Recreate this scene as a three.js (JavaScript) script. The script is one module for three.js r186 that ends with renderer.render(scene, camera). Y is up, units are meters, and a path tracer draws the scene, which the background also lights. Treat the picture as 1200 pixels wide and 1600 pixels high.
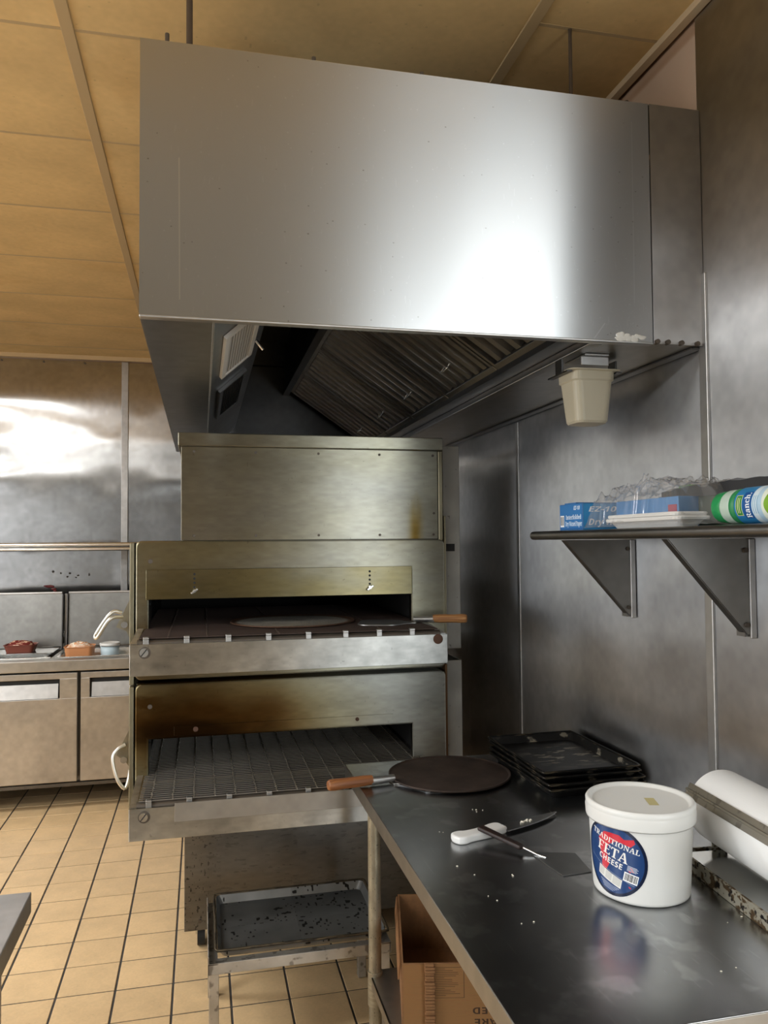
import * as THREE from 'three';
import { RoundedBoxGeometry } from 'three/addons/geometries/RoundedBoxGeometry.js';
import { mergeGeometries, mergeVertices } from 'three/addons/utils/BufferGeometryUtils.js';
import { RectAreaLightUniformsLib } from 'three/addons/lights/RectAreaLightUniformsLib.js';

// ---------- camera, daylight, exposure ----------
const scene = new THREE.Scene();
const renderer = new THREE.WebGLRenderer({ antialias: true });
renderer.toneMapping = THREE.LinearToneMapping;
renderer.toneMappingExposure = 1.33;
renderer.shadowMap.enabled = true;
RectAreaLightUniformsLib.init();

const camera = new THREE.PerspectiveCamera(2 * Math.atan(800 / 1230) * 180 / Math.PI, 1200 / 1600, 0.05, 60);
{
  const D = Math.PI / 180, yaw = 13.05 * D, pitch = 2.2 * D, roll = 0.45 * D;
  const f = new THREE.Vector3(Math.sin(yaw) * Math.cos(pitch), Math.sin(pitch), -Math.cos(yaw) * Math.cos(pitch));
  const r0 = new THREE.Vector3().crossVectors(f, new THREE.Vector3(0, 1, 0)).normalize();
  const u0 = new THREE.Vector3().crossVectors(r0, f);
  camera.position.set(0, 1.6, 0);
  camera.up.copy(u0).multiplyScalar(Math.cos(roll)).addScaledVector(r0, Math.sin(roll));
  camera.lookAt(f.clone().add(camera.position));
}
scene.background = new THREE.Color(0.75, 0.88, 1.0);
// the shop-front windows behind the camera let the daylight in
const DAY = 5.0, TUBE = 14.0;
function areaLight(name, color, intensity, w, h, pos, target) {
  const l = new THREE.RectAreaLight(color, intensity, w, h);
  l.name = name; l.position.set(...pos); l.lookAt(...target); scene.add(l);
  return l;
}
areaLight('window_daylight', new THREE.Color(0.90, 0.96, 1.0), DAY * 1.35, 3.08, 1.98, [3.325, 1.65, 4.59], [3.325, 1.65, 0]);
areaLight('window_daylight', new THREE.Color(0.93, 0.96, 1.0), DAY * 0.6, 3.28, 1.48, [-3.99, 1.65, -0.9], [0, 1.65, -0.9]);

// ---------- helpers ----------
function rngOf(seed) { let a = seed >>> 0; return () => { a = (a + 0x6D2B79F5) | 0; let t = Math.imul(a ^ (a >>> 15), 1 | a); t = (t + Math.imul(t ^ (t >>> 7), 61 | t)) ^ t; return ((t ^ (t >>> 14)) >>> 0) / 4294967296; }; }
const hash = (x, y, s) => { let h = Math.imul(x | 0, 374761393) ^ Math.imul(y | 0, 668265263) ^ Math.imul(s | 0, 2147483647 - 12345); h = Math.imul(h ^ (h >>> 13), 1274126177); return ((h ^ (h >>> 16)) >>> 0) / 4294967296; };
function vnoise(x, y, s, px = 1e9, py = 1e9) {
  const x0 = Math.floor(x), y0 = Math.floor(y), fx = x - x0, fy = y - y0, u = fx * fx * (3 - 2 * fx), v = fy * fy * (3 - 2 * fy);
  const m = (a, p) => ((a % p) + p) % p;
  const a = hash(m(x0, px), m(y0, py), s), b = hash(m(x0 + 1, px), m(y0, py), s), c = hash(m(x0, px), m(y0 + 1, py), s), d = hash(m(x0 + 1, px), m(y0 + 1, py), s);
  return a + (b - a) * u + (c - a) * v + (a - b - c + d) * u * v;
}
function fbm(x, y, s, oct = 4, px = 1e9, py = 1e9) { let t = 0, a = 0.5, n = 0; for (let i = 0; i < oct; i++) { t += a * vnoise(x, y, s + i * 17, px, py); n += a; x *= 2; y *= 2; px *= 2; py *= 2; a *= 0.5; } return t / n; }
const clamp = (x, a = 0, b = 1) => Math.min(b, Math.max(a, x));
const sstep = (a, b, x) => { const t = clamp((x - a) / (b - a)); return t * t * (3 - 2 * t); };
const mix3 = (a, b, t) => [a[0] + (b[0] - a[0]) * t, a[1] + (b[1] - a[1]) * t, a[2] + (b[2] - a[2]) * t];
// data texture; fn(s, t) gives [r, g, b] between 0 and 1 (sRGB when srgb)
function dataTex(w, h, fn, srgb = true) {
  const d = new Uint8Array(w * h * 4);
  for (let j = 0; j < h; j++) for (let i = 0; i < w; i++) {
    const c = fn((i + 0.5) / w, (j + 0.5) / h), k = (j * w + i) * 4;
    d[k] = clamp(c[0]) * 255; d[k + 1] = clamp(c[1]) * 255; d[k + 2] = clamp(c[2]) * 255; d[k + 3] = 255;
  }
  const t = new THREE.DataTexture(d, w, h);
  t.magFilter = THREE.LinearFilter; t.minFilter = THREE.LinearMipmapLinearFilter; t.generateMipmaps = true;
  t.wrapS = t.wrapT = THREE.RepeatWrapping; t.colorSpace = srgb ? THREE.SRGBColorSpace : THREE.NoColorSpace; t.needsUpdate = true;
  return t;
}
function canvasTex(w, h, draw) {
  const c = document.createElement('canvas'); c.width = w; c.height = h;
  draw(c.getContext('2d'), w, h);
  const t = new THREE.CanvasTexture(c); t.colorSpace = THREE.SRGBColorSpace; t.anisotropy = 8;
  return t;
}
const sized = (t, u, v, ou = 0, ov = 0) => { const c = t.clone(); c.repeat.set(1 / u, 1 / v); c.offset.set(-ou / u, -ov / v); c.needsUpdate = true; return c; };

// uv in metres from the dominant axis of each face: v runs along the brushing, u across it
function uvBox(g0, brush = 'h') {
  const g = g0.index ? g0.toNonIndexed() : g0;
  const p = g.attributes.position, n = new Float32Array(p.count * 2);
  const A = new THREE.Vector3(), B = new THREE.Vector3(), C = new THREE.Vector3();
  for (let i = 0; i < p.count; i += 3) {
    A.fromBufferAttribute(p, i); B.fromBufferAttribute(p, i + 1); C.fromBufferAttribute(p, i + 2);
    const nn = B.clone().sub(A).cross(C.clone().sub(A)), ax = Math.abs(nn.x), ay = Math.abs(nn.y), az = Math.abs(nn.z);
    [A, B, C].forEach((q, k) => {
      let hz, vt;
      if (ax >= ay && ax >= az) { hz = q.z; vt = q.y; } else if (az >= ay) { hz = q.x; vt = q.y; } else { hz = q.x; vt = q.z; }
      const [u, v] = brush === 'h' ? [vt, hz] : [hz, vt];
      n[(i + k) * 2] = u; n[(i + k) * 2 + 1] = v;
    });
  }
  g.setAttribute('uv', new THREE.BufferAttribute(n, 2));
  return g;
}
const flat = (g) => { const o = g.index ? g.toNonIndexed() : g; for (const k of Object.keys(o.attributes)) if (!['position', 'normal', 'uv'].includes(k)) o.deleteAttribute(k); return o; };
const merge = (list) => mergeGeometries(list.map(flat), false);
function bx(x0, x1, y0, y1, z0, z1, r = 0, seg = 2) {
  const w = x1 - x0, h = y1 - y0, d = z1 - z0, rr = Math.min(r, w * 0.45, h * 0.45, d * 0.45);
  const g = rr > 0 ? new RoundedBoxGeometry(w, h, d, seg, rr) : new THREE.BoxGeometry(w, h, d);
  return flat(g).translate((x0 + x1) / 2, (y0 + y1) / 2, (z0 + z1) / 2);
}
function cylAt(r, h, x, y, z, axis = 'y', seg = 24, r2 = r) {
  const g = new THREE.CylinderGeometry(r2, r, h, seg);
  if (axis === 'x') g.rotateZ(-Math.PI / 2); if (axis === 'z') g.rotateX(Math.PI / 2);
  return flat(g).translate(x, y, z);
}
const V = (a) => new THREE.Vector3(...a);
function tubeOf(pts, r, seg = 40, rs = 8, closed = false, tension = 0.5) { return flat(new THREE.TubeGeometry(new THREE.CatmullRomCurve3(pts.map(V), closed, 'catmullrom', tension), seg, r, rs, closed)); }
function rod(a, b, r, rs = 10) {
  const A = V(a), B = V(b), d = B.clone().sub(A), g = new THREE.CylinderGeometry(r, r, d.length(), rs);
  g.applyQuaternion(new THREE.Quaternion().setFromUnitVectors(new THREE.Vector3(0, 1, 0), d.clone().normalize()));
  return flat(g).translate(...A.add(B).multiplyScalar(0.5).toArray());
}
function slab(shape, depth, bevel = 0) {
  return flat(new THREE.ExtrudeGeometry(shape, { depth: depth - 2 * bevel, bevelEnabled: bevel > 0, bevelThickness: bevel, bevelSize: bevel, bevelSegments: 2, curveSegments: 16 })).translate(0, 0, bevel);
}
const poly = (pts) => { const s = new THREE.Shape(); pts.forEach(([x, y], i) => i ? s.lineTo(x, y) : s.moveTo(x, y)); s.closePath(); return s; };
// a metal sheet that is not quite flat: w x h in its own xy plane, front face towards +z
function sheet(w, h, nx, ny, amp, seed, scale = 3, thk = 0.003, stretch = 1, dents = null) {
  const g = new THREE.BoxGeometry(w, h, thk, nx, ny, 1), p = g.attributes.position;
  for (let i = 0; i < p.count; i++) {
    const x = p.getX(i), y = p.getY(i);
    const e = Math.min(1, (w / 2 - Math.abs(x)) / 0.08, (h / 2 - Math.abs(y)) / 0.08);
    p.setZ(i, p.getZ(i) + amp * Math.max(0, e) * 2 * (fbm(x * scale + 50, y * scale * stretch + 50, seed, 2) - 0.5) + (dents ? dents(x, y) * Math.max(0, e) : 0));
  }
  g.computeVertexNormals();
  return flat(g);
}
// skin through rounded-rectangle rings [{w, d, y, r}], used for pans, trays and tubs
function loft(rings, seg = 6, capStart = true, capEnd = true) {
  const ringPts = ({ w, d, y, r }) => {
    const out = [];
    [[1, 1], [-1, 1], [-1, -1], [1, -1]].forEach(([sx, sz], c) => {
      for (let k = 0; k <= seg; k++) { const a = (c + k / seg) * Math.PI / 2; out.push([sx * (w / 2 - r) + r * Math.cos(a), y, sz * (d / 2 - r) + r * Math.sin(a)]); }
    });
    return out;
  };
  const R = rings.map(ringPts), N = R[0].length, pos = [];
  const tri = (a, b, c) => pos.push(...a, ...b, ...c);
  for (let i = 0; i + 1 < R.length; i++) for (let k = 0; k < N; k++) { const k2 = (k + 1) % N; tri(R[i][k], R[i + 1][k], R[i + 1][k2]); tri(R[i][k], R[i + 1][k2], R[i][k2]); }
  const cap = (ring, up) => { const c = [0, ring[0][1], 0]; for (let k = 0; k < N; k++) { const k2 = (k + 1) % N; up ? tri(c, ring[k2], ring[k]) : tri(c, ring[k], ring[k2]); } };
  if (capStart) cap(R[0], false); if (capEnd) cap(R[R.length - 1], true);
  const g = new THREE.BufferGeometry(); g.setAttribute('position', new THREE.Float32BufferAttribute(pos, 3));
  g.computeVertexNormals();
  return uvBox(g, 'h');
}
const panRings = (w, d, h, t = 0.003, rim = 0.012, r = 0.03) => [
  { w: w - 0.03, d: d - 0.03, y: 0, r }, { w: w - 0.004, d: d - 0.004, y: h - 0.006, r }, { w: w + rim, d: d + rim, y: h - 0.008, r: r + rim / 2 },
  { w: w + rim + 0.003, d: d + rim + 0.003, y: h - 0.003, r: r + rim / 2 }, { w: w + rim, d: d + rim, y: h, r: r + rim / 2 }, { w: w - 0.004 - t, d: d - 0.004 - t, y: h - 0.001, r }, { w: w - 0.03 - t, d: d - 0.03 - t, y: t, r }];

const used = {};
function numbered(name) { const n = used[name] = (used[name] ?? -1) + 1; return n ? `${name}_${String(n).padStart(3, '0')}` : name; }
const origin = new WeakMap();
function shadows(o) { o.traverse((m) => { if (m.isMesh) { m.castShadow = true; m.receiveShadow = true; } }); }
// a Group at the base of a thing; part() takes geometry in the group's unturned frame, shifted to world coordinates unless local
function thing(name, label, category, pos = [0, 0, 0], turn = 0, group = null) {
  const o = new THREE.Group(); o.name = numbered(name); o.position.set(...pos); o.rotation.y = turn; scene.add(o);
  o.userData = { label, category }; if (group) o.userData.group = group;
  origin.set(o, [0, 0, 0]);
  return o;
}
// same, but its parts are given in world coordinates
function placed(name, label, category, pos, group = null) { const o = thing(name, label, category, pos, 0, group); origin.set(o, pos); return o; }
function part(parent, name, geo, mat, label = null) {
  const o = origin.get(parent) || [0, 0, 0];
  const m = new THREE.Mesh(geo.translate(-o[0], -o[1], -o[2]), mat); m.name = name; parent.add(m); origin.set(m, o);
  m.castShadow = m.receiveShadow = true;
  if (label) m.userData.label = label;
  return m;
}
function piece(name, geo, mat, label, category, group = null) {
  const m = new THREE.Mesh(geo, mat); m.name = numbered(name); scene.add(m); m.castShadow = m.receiveShadow = true;
  m.userData = { label, category }; if (group) m.userData.group = group;
  return m;
}
function struct(name, geo, mat) { const m = new THREE.Mesh(geo, mat); m.name = name; scene.add(m); m.userData = { kind: 'structure' }; m.castShadow = m.receiveShadow = true; return m; }
function copyOf(root, label, pos, turn = 0) {
  const c = root.clone(); c.name = numbered(root.name.replace(/_\d{3}$/, '')); scene.add(c);
  c.position.set(...pos); c.rotation.y = turn; c.userData = { ...root.userData, label };
  return c;
}

// ---------- materials ----------
// fine brushing: streaks along v, patches of wiped film
const brushTex = dataTex(512, 512, (s, t) => {
  const st = vnoise(s * 256, t * 4, 3, 256, 4) * 0.5 + vnoise(s * 96, t * 3, 5, 96, 3) * 0.5, pa = fbm(s * 4, t * 4, 8, 4, 4, 4);
  return [st, 0.86 + 0.07 * st + 0.16 * (pa - 0.4), 1];
}, false);
const smudgeTex = dataTex(512, 512, (s, t) => { const a = fbm(s * 5, t * 5, 31, 5, 5, 5), b = fbm(s * 40, t * 40, 33, 2, 40, 40), v = 0.84 + 0.14 * (a - 0.5) + 0.08 * (b - 0.5); return [v, v, v]; });
function steel({ color = [0.56, 0.55, 0.53], rough = 0.34, aniso = 0.8, scale = 0.6, bump = 0, map = null, smudge = true, name = 'brushed_steel' } = {}) {
  const m = new THREE.MeshPhysicalMaterial({ color: new THREE.Color().setRGB(...color), metalness: 1, roughness: rough, anisotropy: aniso });
  m.name = name; if (scale) m.roughnessMap = sized(brushTex, scale, scale);
  if (smudge) m.map = sized(smudgeTex, 1.1, 1.1); if (map) m.map = map;
  if (bump) { m.bumpMap = sized(brushTex, scale, scale); m.bumpScale = bump; }
  return m;
}
const M = {};
function std0(r, g, b) { return new THREE.MeshStandardMaterial({ color: new THREE.Color().setRGB(r, g, b), metalness: 1, roughness: 0.42 }); }
M.hood = steel({ color: [0.66, 0.66, 0.65], rough: 0.42, aniso: 0.9, name: 'hood_steel' });
M.wall = steel({ scale: 0, color: [0.56, 0.555, 0.55], rough: 0.35, aniso: 1.0, name: 'wall_steel' });
M.backWall = steel({ color: [0.70, 0.69, 0.67], rough: 0.22, aniso: 1.0, name: 'back_wall_steel' });
M.trim = steel({ scale: 0, color: [0.76, 0.75, 0.73], rough: 0.42, aniso: 0.2, name: 'trim_steel' });
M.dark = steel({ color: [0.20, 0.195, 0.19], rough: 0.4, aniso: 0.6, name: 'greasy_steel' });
M.table = steel({ color: [0.36, 0.37, 0.38], rough: 0.34, aniso: 0.35, name: 'worktop_steel' });
M.edge = steel({ color: [0.62, 0.6, 0.56], rough: 0.42, aniso: 0.5, name: 'edge_steel' });
M.cooler = steel({ color: [0.86, 0.83, 0.79], rough: 0.5, aniso: 0.9, name: 'cooler_steel' });
M.lid = steel({ color: [0.5, 0.49, 0.46], rough: 0.34, aniso: 0.5, name: 'lid_steel' });
M.chrome = new THREE.MeshStandardMaterial({ color: new THREE.Color().setRGB(0.75, 0.75, 0.73), metalness: 1, roughness: 0.22 });
M.clip = std0(0.42, 0.41, 0.39); M.tube = std0(0.72, 0.70, 0.64);
M.rivet = new THREE.MeshStandardMaterial({ color: new THREE.Color().setRGB(0.12, 0.10, 0.08), metalness: 0.7, roughness: 0.5 });
M.rust = new THREE.MeshStandardMaterial({ color: new THREE.Color().setRGB(0.10, 0.05, 0.03), metalness: 0.2, roughness: 0.8 });
M.black = new THREE.MeshStandardMaterial({ color: new THREE.Color().setRGB(0.012, 0.012, 0.012), roughness: 0.7 });
M.char = new THREE.MeshStandardMaterial({ color: new THREE.Color().setRGB(0.02, 0.018, 0.016), roughness: 0.75, metalness: 0.2 });
M.white = new THREE.MeshStandardMaterial({ color: new THREE.Color().setRGB(0.80, 0.80, 0.77), roughness: 0.4 });
const std = (r, g, b, roughness = 0.6, metalness = 0) => new THREE.MeshStandardMaterial({ color: new THREE.Color().setRGB(r, g, b), roughness, metalness });

// ---------- the room ----------
const CEIL = 3.0, WX = 1.27, WZ = -6.15;
// floor: dark grout bed, every tile in view a tile of its own
{
  const groutTex = dataTex(128, 128, (s, t) => { const v = 0.20 + 0.10 * fbm(s * 16, t * 16, 71, 3, 16, 16); return [v * 1.05, v, v * 0.95]; });
  const grout = new THREE.MeshStandardMaterial({ map: sized(groutTex, 0.5, 0.5), roughness: 0.9 });
  const floor = struct('floor', uvBox(bx(-4.1, 5.3, -0.12, -0.003, -6.3, 4.7)), grout);
  const mats = [0, 1, 2, 3].map((k) => {
    const t = dataTex(128, 128, (s, q) => {
      const a = fbm(s * 3, q * 3, 80 + k, 4), b = fbm(s * 30, q * 30, 90 + k, 2), sp = vnoise(s * 60, q * 60, 95 + k) > 0.965 ? 0.14 : 0;
      const v = 0.97 + 0.10 * (a - 0.5) + 0.05 * (b - 0.5) - sp + [0, 0.012, -0.012, -0.02][k];
      return [0.885 * v, 0.755 * v, 0.57 * v];
    });
    return new THREE.MeshStandardMaterial({ map: t, roughness: 0.42 });
  });
  const P = 0.2013, geo = flat(new RoundedBoxGeometry(P - 0.0075, 0.012, P - 0.0075, 1, 0.002));
  const gp = geo.attributes.position, guv = new Float32Array(gp.count * 2);
  for (let i = 0; i < gp.count; i++) { guv[i * 2] = gp.getX(i) / P + 0.5; guv[i * 2 + 1] = gp.getZ(i) / P + 0.5; }
  geo.setAttribute('uv', new THREE.BufferAttribute(guv, 2));
  const rnd = rngOf(4), rest = [];
  for (let i = -20; i <= 26; i++) for (let j = -16; j <= 38; j++) {
    const x = -0.3 + (i + 0.5) * P, z = -3.037 + (j + 0.5) * P;
    if (x < -4 || x > 5.2 || z < -6.1 || z > 4.55) continue;
    const near = z < -1.75 && z > -5.4 && x > -1.75 + (z + 5.4) * 0.28 && x < 0.75 - Math.max(0, (-z - 3.3)) * 0.5 && x > -1.6;
    const dy = (rnd() - 0.5) * 0.0012, turn = Math.floor(rnd() * 4), k = Math.floor(rnd() * 4);
    if (near) {
      const m = new THREE.Mesh(geo, mats[k]); m.name = 'tile'; m.position.set(x, -0.006 + dy, z); m.rotation.y = turn * Math.PI / 2; m.castShadow = m.receiveShadow = true; floor.add(m);
    } else rest.push(geo.clone().translate(x, -0.006 + dy, z));
  }
  const far = new THREE.Mesh(mergeGeometries(rest), mats[0]); far.name = 'tiles_beyond'; far.userData.kind = 'stuff'; far.receiveShadow = far.castShadow = true; floor.add(far);
}
// ceiling: lay-in panels on a grid, yellowed by smoke
const LAMPS = [];
{
  const slabM = std(0.3, 0.24, 0.16, 0.9);
  const ceil = struct('ceiling', uvBox(bx(-4.1, 5.3, CEIL + 0.016, CEIL + 0.12, -6.3, 4.7)), slabM);
  const mats = [0, 1, 2].map((k) => new THREE.MeshStandardMaterial({
    roughness: 0.85, map: dataTex(256, 128, (s, t) => {
      const a = fbm(s * 5, t * 3, 110 + k, 4), b = fbm(s * 80, t * 40, 120 + k, 2), dot = vnoise(s * 90, t * 45, 130 + k) > 0.975 ? 0.1 : 0;
      const st = sstep(0.5, 0.8, fbm(s * 5 + 9, t * 3 + 3, 140 + k, 5)) * 0.07;
      const v = 0.96 + 0.14 * (a - 0.5) + 0.05 * (b - 0.5) - dot;
      return [0.865 * v - st * 0.5, 0.735 * v - st * 0.6, 0.51 * v - st * 0.6];
    })
  }));
  // away from the ovens the panels have not yellowed
  const clean = new THREE.MeshStandardMaterial({ roughness: 0.85, map: dataTex(256, 128, (s, t) => { const v = 0.70 + 0.08 * (fbm(s * 5, t * 3, 160, 4) - 0.5) + 0.05 * (fbm(s * 80, t * 40, 164, 2) - 0.5); return [v, v * 0.985, v * 0.95]; }) });
  const tee = std(0.46, 0.33, 0.17, 0.6);
  const cols = [-4.016, -2.796, -1.576, -0.356, 0.87, 2.09, 3.31, 4.53, 5.2];
  const rnd = rngOf(9);
  const lampCells = [[-3.406, -3.75], [-3.406, -1.31], [-3.406, 1.13], [-2.186, -3.75], [-2.186, -1.31], [-2.186, 1.13], [1.48, 0.205], [2.694, 2.04]];
  for (let c = 0; c + 1 < cols.length; c++) {
    let x0 = cols[c], x1 = cols[c + 1];
    const z00 = x0 > 0.8 ? -1.93 : -2.225;
    for (let k = -9; k < 14; k++) {
      const z0 = Math.max(WZ, z00 + k * 0.61), z1 = Math.min(4.6, z00 + (k + 1) * 0.61);
      if (z1 - z0 < 0.03) continue;
      const lampHere = lampCells.some(([lx, lz]) => lx > x0 && lx < x1 && lz > z0 && lz < z1);
      const lx0 = x0 > 0.8 && x0 < 1 ? 1.2 : x0, lx1 = x0 > 0.8 && x0 < 1 ? 1.95 : x1;
      if (lampHere && lx0 > x0) for (const [a, b] of [[x0, lx0], [lx1, x1]]) part(ceil, 'ceiling_panel', uvBox(bx(a + 0.008, b - 0.008, CEIL, CEIL + 0.014, z0 + 0.003, z1 - 0.003, 0.002, 1)), clean);
      if (lampHere) { LAMPS.push([(lx0 + lx1) / 2, (z0 + z1) / 2, lx1 - lx0, z1 - z0, x0 > 0 ? 0.32 : 1]); continue; }
      const parts = x0 < WX && x1 > WX && z0 < -0.92 ? [[x0, WX]] : [[x0, x1]];
      for (const [a, b] of parts) {
        const g = bx(a + 0.012, b - 0.012, CEIL, CEIL + 0.014, z0 + 0.003, z1 - 0.003, 0.002, 1);
        const p = g.attributes.position, uv = new Float32Array(p.count * 2);
        for (let i = 0; i < p.count; i++) { uv[i * 2] = (p.getX(i) - a) / 1.22 + rnd() * 0; uv[i * 2 + 1] = (p.getZ(i) - z0) / 0.61; }
        g.setAttribute('uv', new THREE.BufferAttribute(uv, 2));
        part(ceil, 'ceiling_panel', g, z0 > -1.45 ? clean : mats[Math.floor(rnd() * 3)]);
      }
    }
    if (c) part(ceil, 'grid_tee', uvBox(bx(x0 - 0.017, x0 + 0.017, CEIL - 0.006, CEIL + 0.006, WZ, 4.6, 0.002, 1)), tee);
  }
  for (let k = -6; k < 11; k++) part(ceil, 'cross_tee', uvBox(bx(-4.0, 0.853, CEIL - 0.001, CEIL + 0.013, -2.225 + k * 0.61 - 0.006, -2.225 + k * 0.61 + 0.006)), tee);
  for (let k = -6; k < 10; k++) part(ceil, 'cross_tee', uvBox(bx(0.887, k < 2 ? WX : 5.2, CEIL - 0.001, CEIL + 0.013, -1.93 + k * 0.61 - 0.006, -1.93 + k * 0.61 + 0.006)), tee);
  part(ceil, 'wall_angle', uvBox(bx(WX - 0.025, WX - 0.001, CEIL - 0.02, CEIL, WZ, -0.92)), std(0.55, 0.42, 0.26, 0.6));
  part(ceil, 'wall_angle', uvBox(bx(-4.0, WX - 0.03, CEIL - 0.03, CEIL, WZ, WZ + 0.025)), std(0.62, 0.47, 0.27, 0.6));
}
// fluorescent ceiling fixtures, all outside the frame
LAMPS.forEach(([x, z, w, d, dim], i) => {
  const where = ['by the left wall near the prep cooler', 'by the left wall over its window', 'by the left wall behind the camera', 'over the aisle just before the prep cooler', 'over the aisle beside the steel counter', 'over the aisle behind the camera', 'ahead of the shop window near the wall end', 'nearest the shop window'][i] || 'behind the camera';
  const o = thing('ceiling_light', `recessed fluorescent ceiling light ${where}`, 'light', [x, CEIL, z], 0, 'recessed ceiling lights');
  part(o, 'frame', merge([bx(-w / 2 + 0.012, w / 2 - 0.012, -0.004, 0.012, -d / 2 + 0.004, -d / 2 + 0.03), bx(-w / 2 + 0.012, w / 2 - 0.012, -0.004, 0.012, d / 2 - 0.03, d / 2 - 0.004), bx(-w / 2 + 0.012, -w / 2 + 0.04, -0.004, 0.012, -d / 2 + 0.03, d / 2 - 0.03), bx(w / 2 - 0.04, w / 2 - 0.012, -0.004, 0.012, -d / 2 + 0.03, d / 2 - 0.03)]), M.white);
  const e = new THREE.MeshStandardMaterial({ color: 0xffffff, emissive: new THREE.Color(0.96, 0.985, 1.0), emissiveIntensity: 1.2 * dim, roughness: 0.6 });
  part(o, 'diffuser', bx(-w / 2 + 0.04, w / 2 - 0.04, 0.002, 0.008, -d / 2 + 0.03, d / 2 - 0.03), e);
  areaLight('ceiling_lamp', new THREE.Color(0.96, 0.985, 1.0), TUBE * dim, w - 0.1, d - 0.08, [x, CEIL - 0.012, z], [x, 0, z + 0.0001]);
});
// painted walls
const drywall = new THREE.MeshStandardMaterial({ roughness: 0.75, map: sized(dataTex(256, 256, (s, t) => { const a = fbm(s * 4, t * 4, 150, 5, 4, 4), st = sstep(0.55, 0.7, fbm(s * 14, t * 1.5, 152, 3, 14, 1.5)) * 0.12; return [0.74 + 0.08 * (a - 0.5) - st, 0.64 + 0.08 * (a - 0.5) - st * 1.3, 0.55 + 0.08 * (a - 0.5) - st * 1.5]; }), 1.4, 1.4) });
const tanWall = std(0.24, 0.225, 0.20, 0.8), greyWall = std(0.5, 0.47, 0.42, 0.8);
const wallBack = struct('wall_back', uvBox(bx(-4.1, 1.5, -0.1, CEIL + 0.016, WZ - 0.12, WZ - 0.012)), drywall);
const wallRight = struct('wall_right', uvBox(bx(WX + 0.012, WX + 0.14, -0.1, CEIL + 0.016, WZ, -0.92)), drywall);
struct('wall_left', merge([uvBox(bx(-4.12, -4.0, -0.1, CEIL + 0.016, -6.3, -2.6)), uvBox(bx(-4.12, -4.0, -0.1, CEIL + 0.016, 0.8, 4.7)), uvBox(bx(-4.12, -4.0, -0.1, 0.85, -2.6, 0.8)), uvBox(bx(-4.12, -4.0, 2.45, CEIL + 0.016, -2.6, 0.8))]), greyWall);
struct('wall_partition', uvBox(bx(WX + 0.14, 5.3, -0.1, CEIL + 0.016, -1.04, -0.92)), tanWall);
struct('wall_far_right', uvBox(bx(5.2, 5.3, -0.1, CEIL + 0.016, -0.92, 4.7)), greyWall);
struct('wall_front', merge([uvBox(bx(1.3, 1.7, -0.1, CEIL + 0.016, 4.6, 4.72)), uvBox(bx(1.7, 4.95, -0.1, 0.6, 4.6, 4.72)), uvBox(bx(1.7, 4.95, 2.7, CEIL + 0.016, 4.6, 4.72)), uvBox(bx(4.95, 5.2, -0.1, CEIL + 0.016, 4.6, 4.72))]), std(0.72, 0.72, 0.70, 0.8));
struct('wall_rear', uvBox(bx(-4.0, 1.3, -0.1, CEIL + 0.016, 4.6, 4.72)), std(0.14, 0.135, 0.125, 0.8));
{
  const w = struct('window_1', merge([bx(1.7, 4.95, 0.6, 0.66, 4.6, 4.7), bx(1.7, 4.95, 2.64, 2.7, 4.6, 4.7), bx(1.7, 1.76, 0.66, 2.64, 4.6, 4.7), bx(4.89, 4.95, 0.66, 2.64, 4.6, 4.7), bx(3.30, 3.36, 0.66, 2.64, 4.6, 4.7)]), std(0.25, 0.25, 0.26, 0.4, 0.8));
  const glass = new THREE.MeshPhysicalMaterial({ color: 0xffffff, transmission: 1, roughness: 0.0, thickness: 0, ior: 1.5 });
  const w2 = struct('window_2', merge([bx(-4.1, -4.0, 0.85, 0.91, -2.6, 0.8), bx(-4.1, -4.0, 2.39, 2.45, -2.6, 0.8), bx(-4.1, -4.0, 0.91, 2.39, -2.6, -2.54), bx(-4.1, -4.0, 0.91, 2.39, 0.74, 0.8), bx(-4.1, -4.0, 0.91, 2.39, -0.93, -0.87)]), std(0.25, 0.25, 0.26, 0.4, 0.8));
  part(w2, 'pane', bx(-4.053, -4.047, 0.91, 2.39, -2.54, -0.93), glass); part(w2, 'pane', bx(-4.053, -4.047, 0.91, 2.39, -0.87, 0.74), glass);
  part(w, 'pane', bx(1.76, 3.30, 0.66, 2.64, 4.645, 4.651), glass); part(w, 'pane', bx(3.36, 4.89, 0.66, 2.64, 4.645, 4.651), glass);
}
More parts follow.
